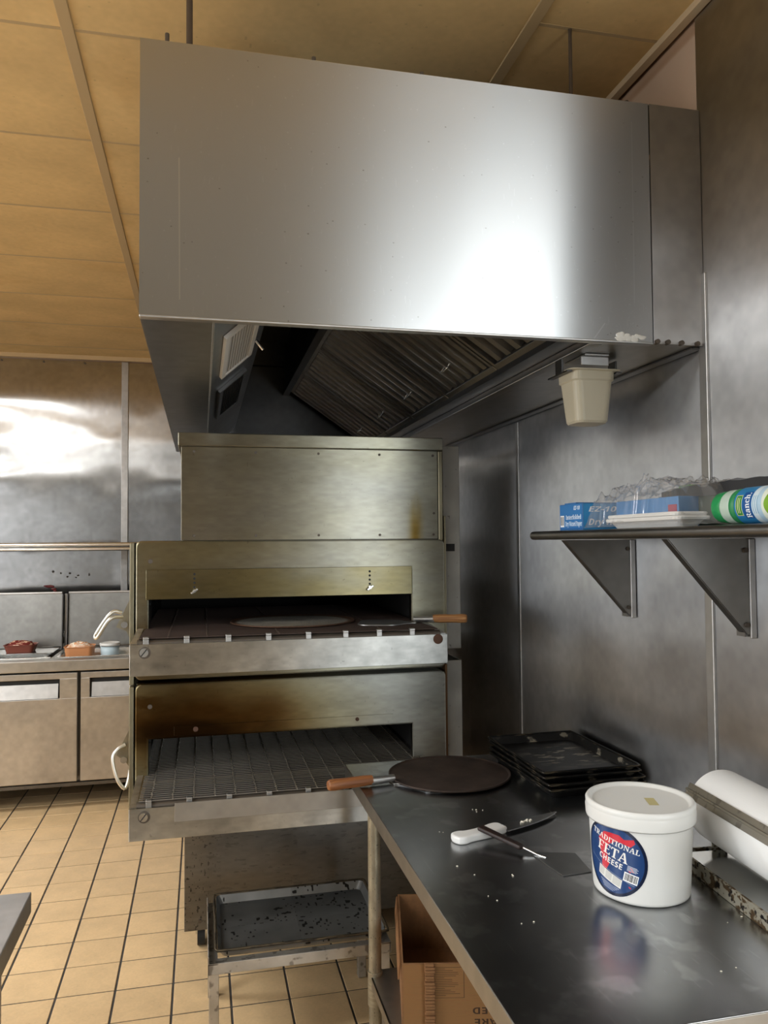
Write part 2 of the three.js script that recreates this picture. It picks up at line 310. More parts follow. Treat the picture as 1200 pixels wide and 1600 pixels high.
// stainless cladding: sheets with cover strips over the joints
{
  const back = (x0, x1, seed) => {
    const w = x1 - x0, g = sheet(w, 2.94, 60, 120, 0.0042, seed, 1.8, 0.003, 1.9);
    part(wallBack, 'steel_panel', uvBox(g.translate((x0 + x1) / 2, 1.49, WZ + 0.001), 'v'), M.backWall);
  };
  back(-4.0, -1.78, 201); back(-1.78, -0.56, 203); back(-0.56, WX, 206);
  for (const x of [-1.78, -0.56]) part(wallBack, 'joint_strip', uvBox(bx(x - 0.024, x + 0.024, 0.02, 2.965, WZ + 0.002, WZ + 0.011, 0.003), 'v'), M.trim);
  for (let x = -1.7; x < 0; x += 0.285) part(wallBack, 'panel_screw', cylAt(0.007, 0.006, x, 2.945, WZ + 0.006, 'z', 10), M.rivet);
  const right = (z0, z1, y1, seed, amp, dents = null) => {
    const w = z1 - z0, g = sheet(w, y1, dents ? 130 : 70, dents ? 270 : 120, amp, seed, 2.2, 0.003, 1.3, dents).rotateY(-Math.PI / 2);
    part(wallRight, 'steel_panel', uvBox(g.translate(WX, y1 / 2, (z0 + z1) / 2), 'v'), M.wall);
  };
  right(WZ, -3.02, 2.68, 211, 0.004); right(-3.02, -1.79, 2.68, 212, 0.007, (x, y) => 0.0035 * Math.max(0, fbm(x * 26 + 40, y * 20 + 40, 218, 2) - 0.5) * Math.exp(-(((x + 0.12) / 0.24) ** 2) - (((y + 0.32) / 0.16) ** 2))); right(-1.79, -0.92, 2.975, 214, 0.003);
  part(wallRight, 'joint_strip', uvBox(bx(WX - 0.008, WX - 0.001, 0.02, 2.09, -3.034, -3.006, 0.003), 'v'), M.trim);
  part(wallRight, 'joint_strip', uvBox(bx(WX - 0.010, WX - 0.001, 0.02, 2.29, -1.795, -1.762, 0.003), 'v'), M.trim);
  // dried tomato sauce on the back sheet
  const sauce = std(0.16, 0.012, 0.010, 0.4);
  const sp = rngOf(77), blobs = [];
  for (let k = 0; k < 9; k++) { const g = new THREE.SphereGeometry(1, 10, 6); g.scale(0.012 + sp() * 0.016, 0.006 + sp() * 0.004, 0.004); blobs.push(flat(g).translate(-1.10 + k * 0.0085, 1.298 - 0.0007 * k * k * (k > 5 ? 1 : 0.2) + sp() * 0.006, WZ + 0.005)); }
  const sm = piece('sauce_splash', merge(blobs), sauce, 'small red sauce splash on the steel back wall', 'splash');
  const dots = [];
  for (let k = 0; k < 9; k++) { const g = new THREE.SphereGeometry(1, 8, 6); const r = 0.004 + sp() * 0.005; g.scale(r, r, 0.003); dots.push(flat(g).translate(-1.10 + sp() * 0.36, 1.36 + sp() * 0.05, WZ + 0.004)); }
  const dm = piece('grease_specks', merge(dots), M.rivet, 'scatter of small dark specks on the steel back wall above the red splash', 'specks'); dm.userData.kind = 'stuff';
}

// ---------- exhaust hood ----------
{
  const X0 = -0.134, X1 = 1.266, Y0 = 2.1, Y1 = 2.722, ZF = -1.78, ZB = -4.40;
  const h = placed('exhaust_hood', 'large brushed stainless exhaust hood hung over the conveyor ovens', 'exhaust hood', [0.57, Y0, -3.09]);
  // scratches and rubbed lines in the face: u is height, v is across
  const marks = canvasTex(512, 1024, (c, W, H) => {
    c.fillStyle = '#d9d9d7'; c.fillRect(0, 0, W, H);
    const r = rngOf(61);
    const at = (x, y) => [(y - Y0) / (Y1 - Y0) * W, H - (x - X0) / 1.252 * H];
    const line = (xa, ya, xb, yb, w, s) => { c.strokeStyle = s; c.lineWidth = w; c.beginPath(); c.moveTo(...at(xa, ya)); c.lineTo(...at(xb, yb)); c.stroke(); };
    line(-0.05, 2.46, -0.048, 2.14, 1.4, 'rgba(255,252,240,.9)');
    line(1.07, 2.67, 1.068, 2.2, 1.2, 'rgba(255,255,255,.55)');
    line(0.955, 2.105, 0.985, 2.145, 1.4, 'rgba(255,255,255,.8)');
    for (let k = 0; k < 170; k++) { const x = X0 + r() * 1.25, y = Y0 + Math.pow(r(), 1.7) * 0.5, l = r() * 0.02; line(x, y, x + (r() - 0.5) * 0.006, y + l, 0.7, `rgba(255,255,255,${0.15 + r() * 0.3})`); }
    for (let k = 0; k < 220; k++) { const [a, b] = at(X0 + r() * 1.25, Y0 + r() * 0.6); c.fillStyle = r() < 0.3 ? 'rgba(60,50,40,.4)' : 'rgba(255,255,255,.5)'; c.fillRect(a, b, 1 + r(), 1 + r() * 2); }
    for (let k = 0; k < 60; k++) { const [a, b] = at(0.99 + r() * 0.1, 2.11 + r() * 0.10); c.fillStyle = 'rgba(255,255,255,.5)'; c.fillRect(a, b, 1, 1.5); }
  });
  const hm = steel({ scale: 0, color: [0.74, 0.755, 0.77], rough: 0.30, aniso: 0.9, name: 'hood_face_steel', map: sized(marks, Y1 - Y0, 1.252, Y0, X0) });
  part(h, 'front_panel', uvBox(sheet(1.252, Y1 - Y0, 60, 30, 0.0012, 301, 1.6).translate(X0 + 0.626, (Y0 + Y1) / 2, ZF), 'h'), hm);
  const end = part(h, 'end_panel', uvBox(sheet(X1 - 1.121, Y1 - Y0, 16, 40, 0.002, 305, 5).translate((X1 + 1.121) / 2, (Y0 + Y1) / 2, ZF + 0.001), 'v'), M.wall, 'narrow brushed panel closing the gap to the wall');
  for (const x of [1.128, 1.158, 1.197, 1.243]) part(end, 'screw', cylAt(0.0065, 0.012, x, Y0 + 0.004, ZF + 0.004, 'z', 10), M.rivet);
  part(h, 'bottom_hem', uvBox(bx(X0, X1 - 0.146, Y0 - 0.003, Y0 + 0.003, ZF - 0.02, ZF + 0.003, 0.0025), 'h'), M.trim);
  const sideM = steel({ color: [0.58, 0.58, 0.58], rough: 0.34, aniso: 0.7, name: 'hood_side_steel' });
  part(h, 'side_panel', uvBox(bx(X0, X0 + 0.003, Y0, Y1, ZB, ZF - 0.002), 'h'), sideM);
  part(h, 'side_flange', uvBox(bx(X0 + 0.003, 0.027, Y0, Y0 + 0.003, ZB, ZF - 0.022), 'v'), sideM);
  part(h, 'flange_lip', uvBox(bx(0.024, 0.029, Y0 - 0.002, Y0 + 0.02, ZB, ZF - 0.022, 0.001), 'v'), M.trim);
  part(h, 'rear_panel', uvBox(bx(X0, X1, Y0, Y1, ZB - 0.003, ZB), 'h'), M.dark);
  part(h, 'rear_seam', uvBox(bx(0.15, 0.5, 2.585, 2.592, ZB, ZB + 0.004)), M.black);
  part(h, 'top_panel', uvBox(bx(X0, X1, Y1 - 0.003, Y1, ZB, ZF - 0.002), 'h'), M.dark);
  // sloping supply-air panel along the left
  const slope = (x0, y0, x1, y1, t) => { const dx = x1 - x0, dy = y1 - y0, l = Math.hypot(dx, dy), nx = -dy / l * t, ny = dx / l * t; return poly([[x0, y0], [x1, y1], [x1 + nx, y1 + ny], [x0 + nx, y0 + ny]]); };
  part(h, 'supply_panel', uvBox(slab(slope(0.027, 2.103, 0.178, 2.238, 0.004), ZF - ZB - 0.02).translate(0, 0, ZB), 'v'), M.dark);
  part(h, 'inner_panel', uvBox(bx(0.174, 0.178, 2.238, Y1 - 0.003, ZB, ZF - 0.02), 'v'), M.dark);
  const reg = (za, zb, m, ms) => {
    const ux = 0.745, uy = 0.667, at = (s, o) => [0.027 + ux * s + uy * o, 2.103 + uy * s - ux * o];
    const quad = (s0, s1, o0, o1) => poly([at(s0, o0), at(s1, o0), at(s1, o1), at(s0, o1)]);
    const fr = part(h, 'air_register', merge([slab(quad(0.035, 0.05, 0.001, 0.012), zb - za).translate(0, 0, za), slab(quad(0.145, 0.16, 0.001, 0.012), zb - za).translate(0, 0, za), slab(quad(0.05, 0.145, 0.001, 0.012), 0.02).translate(0, 0, za), slab(quad(0.05, 0.145, 0.001, 0.012), 0.02).translate(0, 0, zb - 0.02)]), m);
    for (let k = 0; k < 9; k++) part(fr, 'slat', slab(quad(0.053 + k * 0.0103, 0.0595 + k * 0.0103, 0.001, 0.009), zb - za - 0.04).translate(0, 0, za + 0.02), ms);
    return fr;
  };
  const r1 = reg(-2.52, -2.02, std(0.72, 0.72, 0.70, 0.45), std(0.55, 0.55, 0.54, 0.5)); r1.userData.label = 'white louvred air register';
  part(r1, 'lever', rod([0.155, 2.19, -2.3], [0.175, 2.165, -2.3], 0.005), M.chrome);
  const r2 = reg(-3.35, -2.75, M.dark, M.black); r2.userData.label = 'dark closed access panel';
  // filter rack, plenum and grease trough along the right
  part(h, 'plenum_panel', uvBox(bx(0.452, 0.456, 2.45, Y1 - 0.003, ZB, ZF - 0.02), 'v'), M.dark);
  part(h, 'upper_rail', uvBox(bx(0.440, 0.475, 2.425, 2.452, ZB, ZF - 0.02, 0.002), 'v'), M.dark);
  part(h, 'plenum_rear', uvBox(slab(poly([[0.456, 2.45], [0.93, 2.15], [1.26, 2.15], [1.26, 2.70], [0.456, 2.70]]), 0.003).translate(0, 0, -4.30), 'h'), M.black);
  part(h, 'grease_trough', uvBox(merge([bx(0.90, 0.985, 2.118, 2.122, ZB, ZF - 0.02), bx(0.90, 0.904, 2.122, 2.146, ZB, ZF - 0.02), bx(0.981, 0.985, 2.122, 2.2, ZB, ZF - 0.02)]), 'v'), M.dark);
  part(h, 'wall_flange', uvBox(bx(0.985, X1, Y0, Y0 + 0.003, ZB, ZF - 0.002), 'v'), steel({ color: [0.5, 0.48, 0.45], rough: 0.4, aniso: 0.6, name: 'flange_steel' }));
  part(h, 'trough_lip', uvBox(bx(0.955, 0.99, Y0 - 0.004, Y0 + 0.018, ZB, ZF - 0.022, 0.003), 'v'), M.wall);
  part(h, 'wall_angle', uvBox(bx(1.235, X1, Y0 - 0.006, Y0, ZB, ZF - 0.01, 0.002), 'v'), M.dark);
  // white sealant left at the lower right corner
  const sg = [], sr = rngOf(15);
  for (let k = 0; k < 26; k++) { const g = new THREE.SphereGeometry(1, 8, 6); const u = sr(); g.scale(0.006 + sr() * 0.012 * (1 - Math.abs(u - 0.4)), 0.002 + sr() * 0.006, 0.002); sg.push(flat(g).translate(1.02 + u * 0.075, Y0 + 0.006 + sr() * 0.012, ZF + 0.002)); }
  part(h, 'sealant_smear', merge(sg), std(0.72, 0.71, 0.66, 0.8), 'smear of white sealant');
  // bolts standing up behind the top edge
  for (const [x, s] of [[-0.077, 0.03], [0.256, 0.02], [0.52, 0.018], [1.07, 0.014]]) part(h, 'stud', cylAt(0.005, s, x, Y1 + s / 2, ZF - 0.02, 'y', 8), M.rivet);
  const hang = std(0.10, 0.07, 0.045, 0.7, 0.5);
  for (const x of [-0.03, 0.98]) { const rr = part(h, 'hanger_rod', cylAt(x < 0 ? 0.008 : 0.005, CEIL - Y1 - 0.002, x, (CEIL + Y1) / 2 - 0.001, -1.93, 'y', 10), hang); part(rr, 'nut', cylAt(0.013, 0.012, x, Y1 + 0.006, -1.93, 'y', 6), hang); }
}
// baffle filters in the rack, each lifts out
{
  const names = ['nearest the hood front panel', 'second from the hood front panel', 'in the middle of the row of five', 'second from the back of the hood', 'at the very back of the hood'];
  const ang = Math.atan2(0.3, 0.44), L = 0.525;
  const fm = steel({ scale: 0, color: [0.66, 0.65, 0.63], rough: 0.3, aniso: 0.4, name: 'filter_steel' });
  const f0 = thing('grease_filter', '', 'filter', [0, 0, 0], 0, 'baffle filters in the hood');
  const W = 0.488;   // local frame: s runs down the slope, n points down into the hood
  const inc = (g) => g.rotateZ(-ang);
  part(f0, 'frame', uvBox(inc(merge([bx(0, 0.022, -0.012, 0.03, -W / 2, W / 2, 0.002), bx(L - 0.022, L, -0.012, 0.03, -W / 2, W / 2, 0.002), bx(0.022, L - 0.022, -0.012, 0.03, -W / 2, -W / 2 + 0.016), bx(0.022, L - 0.022, -0.012, 0.03, W / 2 - 0.016, W / 2)])), 'h'), fm);
  const n = 6, pitch = (W - 0.04) / n;
  for (let k = 0; k < n; k++) {
    const z = -W / 2 + 0.02 + (k + 0.5) * pitch;
    const sec = poly([[-0.0185, 0.012], [-0.0155, 0.012], [-0.0130, -0.004], [0.0130, -0.004], [0.0155, 0.012], [0.0185, 0.012], [0.0160, -0.008], [-0.0160, -0.008]]);
    part(f0, 'baffle', uvBox(inc(slab(sec, L - 0.05).rotateY(Math.PI / 2).translate(0.025, 0, z)), 'h'), fm);
  }
  const rear = []; for (let k = 0; k <= n; k++) rear.push(bx(0.025, L - 0.025, 0.02, 0.024, -W / 2 + 0.02 + k * pitch - 0.022, -W / 2 + 0.02 + k * pitch + 0.022));
  part(f0, 'rear_baffles', uvBox(inc(merge(rear)), 'h'), M.black);
  const hd = part(f0, 'handle', inc(tubeOf([[L - 0.11, -0.008, -0.035], [L - 0.11, -0.03, -0.035], [L - 0.11, -0.03, 0.035], [L - 0.11, -0.008, 0.035]], 0.003, 20, 6)), M.chrome);
  names.forEach((nm, i) => {
    const o = i ? copyOf(f0, `steel baffle grease filter ${nm}`, [0, 0, 0]) : f0;
    o.userData.label = `steel baffle grease filter ${nm}`; o.position.set(0.475, 2.440, -2.05 - i * 0.497);
  });
}
// plastic cup that catches the grease, hung in a small bracket under the hood
{
  const px = 1.034, pz = -1.977, top = 2.068;
  const b = placed('cup_bracket', 'small steel bracket under the hood that holds the plastic cup', 'bracket', [px, 2.1, pz]);
  part(b, 'plate', uvBox(bx(px - 0.04, px + 0.03, 2.093, 2.0995, pz - 0.05, pz + 0.075, 0.002), 'h'), M.trim);
  part(b, 'front_rail', uvBox(bx(px - 0.05, px + 0.03, 2.068, 2.092, pz + 0.066, pz + 0.072, 0.002), 'h'), M.trim);
  part(b, 'side_rail', uvBox(bx(px - 0.082, px - 0.076, 2.056, 2.0955, pz - 0.02, pz + 0.02, 0.001), 'h'), M.dark);
  part(b, 'side_rail', uvBox(bx(px + 0.078, px + 0.084, 2.056, 2.0955, pz - 0.02, pz + 0.02, 0.001), 'h'), M.dark);
  for (const s of [-1, 1]) part(b, 'rail_lip', uvBox(bx(px + s * 0.073 - 0.008 + (s < 0 ? 0 : 0), px + s * 0.073 + 0.008, 2.054, 2.058, pz - 0.07, pz + 0.05), 'h'), M.dark);
  const pm = new THREE.MeshPhysicalMaterial({ color: new THREE.Color().setRGB(0.66, 0.60, 0.45), roughness: 0.42, transmission: 0.22, thickness: 0, ior: 1.45 });
  const o = thing('grease_cup', 'yellowed translucent square plastic cup hanging under the hood', 'cup', [px, top - 0.148, pz]);
  const H = 0.142;
  part(o, 'body', loft([{ w: 0.088, d: 0.078, y: 0, r: 0.02 }, { w: 0.096, d: 0.086, y: 0.006, r: 0.022 }, { w: 0.116, d: 0.102, y: H - 0.03, r: 0.022 }, { w: 0.124, d: 0.110, y: H - 0.026, r: 0.022 }, { w: 0.126, d: 0.112, y: H - 0.004, r: 0.022 }, { w: 0.152, d: 0.13, y: H - 0.003, r: 0.02 }, { w: 0.152, d: 0.13, y: H, r: 0.02 }, { w: 0.122, d: 0.108, y: H - 0.001, r: 0.021 }, { w: 0.112, d: 0.098, y: H - 0.03, r: 0.02 }, { w: 0.09, d: 0.08, y: 0.008, r: 0.02 }], 6), pm);
}

// ---------- conveyor ovens ----------
// heat tint on the steel: u is height, v is across
function tintTex(y0, y1, x0, x1, fn) {
  return sized(dataTex(384, 768, (s, t) => fn(x0 + (x1 - x0) * t, y0 + (y1 - y0) * s)), y1 - y0, x1 - x0, y0, x0);
}
const STEELC = [0.80, 0.80, 0.77], GOLD = [0.78, 0.755, 0.63], BROWN = [0.42, 0.29, 0.14], DARKB = [0.20, 0.14, 0.09];
const grain = (x, y, s) => { const v = 0.93 + 0.16 * (fbm(x * 4, y * 9, s, 4) - 0.5) + 0.10 * (fbm(x * 30, y * 90, s + 5, 2) - 0.5); return v - (vnoise(x * 160, y * 160, s + 9) > 0.96 ? 0.12 : 0); };
const upTint = tintTex(1.1, 1.62, -0.25, 0.93, (x, y) => {
  const n = fbm(x * 3.2, y * 6, 401, 4), g = grain(x, y, 403);
  let c = mix3(STEELC, GOLD, clamp(0.25 + 1.5 * (n - 0.42) + 0.5 * sstep(0.5, -0.2, x)));
  c = mix3(c, BROWN, 0.35 * sstep(1.34, 1.26, y + 0.08 * (n - 0.5)) * sstep(0.0, -0.22, x));
  return c.map((v) => v * g);
});
const slideTint = tintTex(1.40, 1.52, -0.2, 0.79, (x, y) => {
  const n = fbm(x * 5, y * 10, 411, 4), g = grain(x, y, 413);
  return mix3([0.76, 0.715, 0.54], mix3(STEELC, GOLD, 0.5), clamp(1.6 * (n - 0.35))).map((v) => v * g * 0.95);
});
const lowTint = tintTex(0.58, 1.14, -0.25, 0.93, (x, y) => {
  const n = fbm(x * 4, y * 6, 421, 4), n2 = fbm(x * 12, y * 22, 423, 4), g = grain(x, y, 425);
  let c = mix3(STEELC, GOLD, clamp(0.95 * sstep(0.75, 0.1, x) + 0.7 * (n - 0.5)));
  const d = Math.hypot((x - 0.02) / 0.34, (y - 0.955) / 0.10) + 0.9 * (n - 0.5);
  c = mix3(c, [0.66, 0.56, 0.34], 0.6 * sstep(2.2, 0.8, d)); c = mix3(c, BROWN, 0.9 * sstep(1.5, 0.3, d));
  const e = Math.hypot((x + 0.03) / 0.25, (y - 0.935) / 0.045) + 0.8 * (n2 - 0.5);
  c = mix3(c, DARKB, 0.6 * sstep(1.3, 0.3, e));
  c = mix3(c, BROWN, 0.6 * sstep(0.55, 0.7, n2) * sstep(-0.10, -0.2, x));
  return c.map((v) => v * g);
});
const boxTint = tintTex(1.6, 2.01, -0.1, 0.93, (x, y) => {
  const n = fbm(x * 3, y * 5, 431, 4), g = grain(x, y, 433);
  let c = mix3(STEELC, GOLD, clamp(0.25 + 0.9 * (n - 0.45)));
  const dr = Math.exp(-(((x - 0.80 - 0.02 * (n - 0.5)) / 0.022) ** 2)) * sstep(1.82, 1.66, y + 0.05 * fbm(x * 60, y * 10, 437, 2));
  c = mix3(c, [0.62, 0.47, 0.14], 0.75 * dr);
  return c.map((v) => v * g);
});
const guardTint = tintTex(0.6, 1.32, -0.25, 0.85, (x, y) => { const n = fbm(x * 14, y * 14, 441, 5), g = grain(x, y, 443); const v = 0.86 + 0.34 * (n - 0.45); return [v * g, v * g, v * g * 0.98]; });
const ovenSteel = (map, rough = 0.42, col = [0.72, 0.71, 0.68]) => steel({ scale: 0, color: col, rough, aniso: 0.92, map, name: 'oven_steel' });
const upM = ovenSteel(upTint, 0.36), lowM = ovenSteel(lowTint, 0.40), boxM = ovenSteel(boxTint, 0.34), slideM = ovenSteel(slideTint, 0.36), guardM = ovenSteel(guardTint, 0.42, [0.86, 0.855, 0.84]);
const sideGold = steel({ color: [0.42, 0.38, 0.26], rough: 0.5, aniso: 0.3, name: 'oven_side_steel' });
const paintGrey = new THREE.MeshStandardMaterial({ roughness: 0.6, metalness: 0.3, map: sized(dataTex(256, 256, (s, t) => { const a = fbm(s * 6, t * 6, 451, 4, 6, 6), c = vnoise(s * 70, t * 30, 455, 70, 30) > 0.95 ? 0.2 : 0; const v = 0.64 + 0.12 * (a - 0.5) - c; return [v, v * 0.99, v * 0.95]; }), 0.5, 0.5) });
const wireM = new THREE.MeshStandardMaterial({ color: new THREE.Color().setRGB(0.28, 0.25, 0.215), metalness: 0.8, roughness: 0.5 });
const wireDark = new THREE.MeshStandardMaterial({ color: new THREE.Color().setRGB(0.060, 0.038, 0.030), metalness: 0.5, roughness: 0.62 });
const linkM = new THREE.MeshStandardMaterial({ color: new THREE.Color().setRGB(0.66, 0.60, 0.50), metalness: 0.9, roughness: 0.4 });

function oven(isUpper) {
  const dy = isUpper ? 0.509 : 0, y0 = isUpper ? 1.128 : 0.598, y1 = isUpper ? 1.605 : 1.102, face = isUpper ? upM : lowM;
  const o = placed('conveyor_oven', isUpper ? 'upper deck conveyor oven with steel top box and sliding front plate' : 'lower deck conveyor oven with brown heat stains above its mouth', 'oven', [0.34, isUpper ? 1.105 : 0.0, -3.55], 'stacked conveyor ovens');
  // front face with its mouth
  const s = new THREE.Shape();
  const rr = 0.018, xa = -0.222, xb = 0.904;
  s.moveTo(xa + rr, y0); s.lineTo(xb - rr, y0); s.quadraticCurveTo(xb, y0, xb, y0 + rr); s.lineTo(xb, y1 - rr); s.quadraticCurveTo(xb, y1, xb - rr, y1); s.lineTo(xa + rr, y1); s.quadraticCurveTo(xa, y1, xa, y1 - rr); s.lineTo(xa, y0 + rr); s.quadraticCurveTo(xa, y0, xa + rr, y0);
  const m0 = 0.765 + dy, m1 = isUpper ? 1.50 : 0.921, hl = -0.186, hr = 0.781;
  const hole = new THREE.Path(); hole.moveTo(hl, m0); hole.lineTo(hl, m1); hole.lineTo(hr, m1); hole.lineTo(hr, m0); hole.closePath(); s.holes.push(hole);
  part(o, 'front_face', uvBox(slab(s, 0.03, 0.006).translate(0, 0, -2.93), 'h'), face);
  part(o, 'front_bolt', cylAt(0.008, 0.006, -0.176, isUpper ? 1.539 : 1.03, -2.899, 'z', 14), M.rivet);
  // casing
  part(o, 'side_panel', uvBox(bx(-0.246, -0.230, isUpper ? 1.108 : 0.6, y1, -4.2, -2.895, 0.003), 'h'), sideGold);
  part(o, 'side_panel', uvBox(bx(0.905, 0.912, y0, y1, -4.2, -2.92, 0.002), 'h'), sideGold);
  part(o, 'casing', uvBox(merge([bx(-0.228, 0.904, y1 - 0.02, y1 - 0.002, -4.2, -2.932), bx(-0.228, 0.904, y0 + 0.002, y0 + 0.02, -4.2, -2.932), bx(-0.228, -0.2, y0 + 0.02, y1 - 0.02, -4.2, -2.932), bx(0.86, 0.904, y0 + 0.02, y1 - 0.02, -4.2, -2.932), bx(-0.2, 0.86, y0 + 0.02, y1 - 0.02, -4.2, -4.18)]), 'h'), M.dark);
  if (!isUpper) part(o, 'top_edge', uvBox(bx(-0.226, 0.902, 1.090, 1.106, -4.2, -2.945, 0.004), 'h'), lowM);
  // baking chamber: burnt dark inside
  part(o, 'chamber', uvBox(merge([bx(-0.198, 0.858, m1 + 0.005, m1 + 0.015, -4.17, -2.933), bx(-0.198, 0.858, y0 + 0.045, y0 + 0.055, -4.17, -2.933), bx(0.81, 0.82, y0 + 0.05, m1, -4.17, -2.933), bx(-0.198, 0.858, y0 + 0.05, m1, -4.17, -4.16)]), 'h'), M.char);
  const inn = part(o, 'chamber_liner', uvBox(bx(-0.198, -0.190, m0, m1 + 0.004, -3.2, -2.934), 'h'), steel({ color: [0.62, 0.60, 0.52], rough: 0.4, aniso: 0.3, name: 'liner_steel' }));
  for (let k = 0; k < 2; k++) part(inn, 'slot', cylAt(0.007, 0.004, -0.188, m0 + 0.1, -2.98 - k * 0.12, 'x', 10), M.black);
  if (isUpper) part(o, 'finger_duct', uvBox(slab(poly([[-3.9, 1.40], [-3.02, 1.40], [-3.0, 1.42], [-3.0, 1.49], [-3.9, 1.49]]), 0.86).rotateY(-Math.PI / 2).scale(1, 1, 1).translate(0.80, 0, 0), 'h'), M.char);
  if (isUpper) {
    const pl = part(o, 'sliding_plate', uvBox(bx(-0.191, 0.778, 1.404, 1.509, -2.899, -2.893, 0.0015), 'h'), slideM);
    for (const x of [-0.025, 0.6135]) {
      for (let k = 0; k < 4; k++) part(pl, 'adjusting_hole', cylAt(0.0042, 0.002, x, 1.4915 - k * 0.0155, -2.8925, 'z', 12), M.black);
      const wn = part(pl, 'wing_nut', cylAt(0.006, 0.012, x, 1.432, -2.888, 'z', 10), M.chrome);
      part(wn, 'wing', uvBox(bx(-0.014, 0.014, -0.004, 0.004, -0.003, 0.003, 0.002).rotateZ(0.6).translate(x, 1.431, -2.882)), M.chrome);
    }
    // top box
    const tb = part(o, 'top_box', uvBox(bx(-0.066, 0.895, 1.606, 1.948, -4.1, -2.912, 0.002), 'h'), M.dark);
    part(tb, 'face_plate', uvBox(bx(-0.072, 0.886, 1.612, 1.95, -2.911, -2.906, 0.0015), 'h'), boxM);
    part(tb, 'corner_post', uvBox(bx(0.889, 0.905, 1.606, 1.95, -2.93, -2.902, 0.003), 'v'), sideGold);
    part(tb, 'cap', uvBox(bx(-0.083, 0.904, 1.951, 1.999, -4.1, -2.890, 0.004), 'h'), boxM);
    for (const x of [-0.027, 0.193, 0.424, 0.657, 0.868]) for (const y of [1.932, 1.628]) part(tb, 'rivet', cylAt(0.0048, 0.004, x, y, -2.905, 'z', 10), M.rivet);
    part(tb, 'rivet', cylAt(0.0048, 0.004, 0.870, 1.71, -2.905, 'z', 10), M.rivet);
    // electrical column on the right
    const ec = part(o, 'control_column', uvBox(bx(0.915, 0.985, 1.185, 1.975, -3.9, -2.935, 0.004), 'v'), paintGrey);
    part(ec, 'cable_port', bx(0.918, 0.962, 1.563, 1.592, -2.937, -2.9335), M.black);
    part(ec, 'edge_strip', uvBox(bx(0.9125, 0.921, 1.17, 1.7, -2.94, -2.914, 0.002), 'v'), sideGold);
  } else {
    part(o, 'stain_plate', uvBox(bx(-0.094, 0.70, 0.924, 0.957, -2.899, -2.896, 0.001), 'h'), lowM);
    part(o, 'plate_bolt', cylAt(0.007, 0.006, 0.563, 0.945, -2.895, 'z', 10), M.rust);
    part(o, 'plate_bolt', cylAt(0.009, 0.005, -0.02, 0.944, -2.895, 'z', 10), M.rust);
    const ec = part(o, 'control_column', uvBox(merge([bx(0.922, 0.985, 0.45, 1.118, -3.9, -2.935), bx(0.922, 0.985, 1.118, 1.14, -2.939, -2.935), bx(0.981, 0.985, 1.118, 1.14, -3.9, -2.939)]), 'v'), paintGrey);
    part(ec, 'edge_strip', uvBox(bx(0.9125, 0.9215, 0.6, 1.13, -2.96, -2.916, 0.002), 'v'), steel({ color: [0.30, 0.17, 0.09], rough: 0.6, aniso: 0.2, name: 'rusted_strip' }));
    // pedestal with its casters
    const ped = part(o, 'pedestal', uvBox(merge([bx(-0.064, 0.93, 0.10, 0.597, -3.21, -3.2, 0.002), bx(-0.064, -0.054, 0.10, 0.597, -4.1, -3.21), bx(0.92, 0.93, 0.10, 0.597, -4.1, -3.21), bx(-0.054, 0.92, 0.10, 0.597, -4.1, -4.09)]), 'h'), steel({ color: [0.40, 0.39, 0.37], rough: 0.42, aniso: 0.6, name: 'pedestal_steel', map: tintTex(0.1, 0.6, -0.1, 0.95, (x, y) => { const g = grain(x, y, 461), sp = (vnoise(x * 150, y * 130, 463) > 0.87 ? 0.4 : 0) * sstep(0.12, -0.04, x) + (fbm(x * 30, y * 110, 465, 3) > 0.70 ? 0.10 : 0); return [0.8, 0.79, 0.77].map((v) => v * g * (1 - sp)); }) }));
    part(ped, 'bolt', cylAt(0.007, 0.006, -0.005, 0.135, -3.198, 'z', 10), M.rivet);
    for (const [x, z] of [[0.0, -3.30], [0.86, -3.30], [0.0, -4.0], [0.86, -4.0]]) {
      const c = part(o, 'caster', merge([cylAt(0.048, 0.03, x, 0.049, z, 'x', 20), bx(x - 0.03, x + 0.03, 0.095, 0.104, z - 0.035, z + 0.035)]), M.black);
      part(c, 'fork', merge([bx(x - 0.022, x - 0.017, 0.05, 0.098, z - 0.02, z + 0.02), bx(x + 0.017, x + 0.022, 0.05, 0.098, z - 0.02, z + 0.02)]), M.chrome);
    }
  }
  // conveyor that juts out of the mouth
  const yb = 0.793 + dy, gx0 = -0.220, gx1 = 0.822, zf = -2.60;
  const gd = part(o, 'end_guard', uvBox(merge([bx(gx0, gx1, 0.676 + dy, 0.775 + dy, zf, zf + 0.004, 0.0015), bx(gx0, gx1, 0.676 + dy, 0.68 + dy, zf - 0.05, zf)]), 'h'), guardM);
  if (!isUpper) part(gd, 'cover_plate', uvBox(bx(-0.082, 0.70, 0.726, 0.785, zf + 0.0045, zf + 0.0065, 0.001), 'h'), steel({ color: [0.60, 0.57, 0.52], rough: 0.46, aniso: 0.5, name: 'plate_steel' }));
  const bl = part(gd, 'roller_bolt', cylAt(0.0135, 0.008, -0.176, 0.750 + dy, zf + 0.007, 'z', 18), M.chrome); part(bl, 'bolt_slot', bx(-0.0135, 0.0135, -0.0016, 0.0016, -0.001, 0.001).rotateZ(0.9).translate(-0.176, 0.750 + dy, zf + 0.0112), M.black);
  part(gd, 'bolt_washer', cylAt(0.0185, 0.003, -0.174, 0.749 + dy, zf + 0.0048, 'z', 20), M.rivet);
  if (isUpper) { part(gd, 'bolt_washer', cylAt(0.017, 0.003, 0.788, 1.268, zf + 0.0048, 'z', 20), M.rust); part(gd, 'roller_bolt', cylAt(0.011, 0.008, 0.788, 1.268, zf + 0.007, 'z', 14), M.rust); }
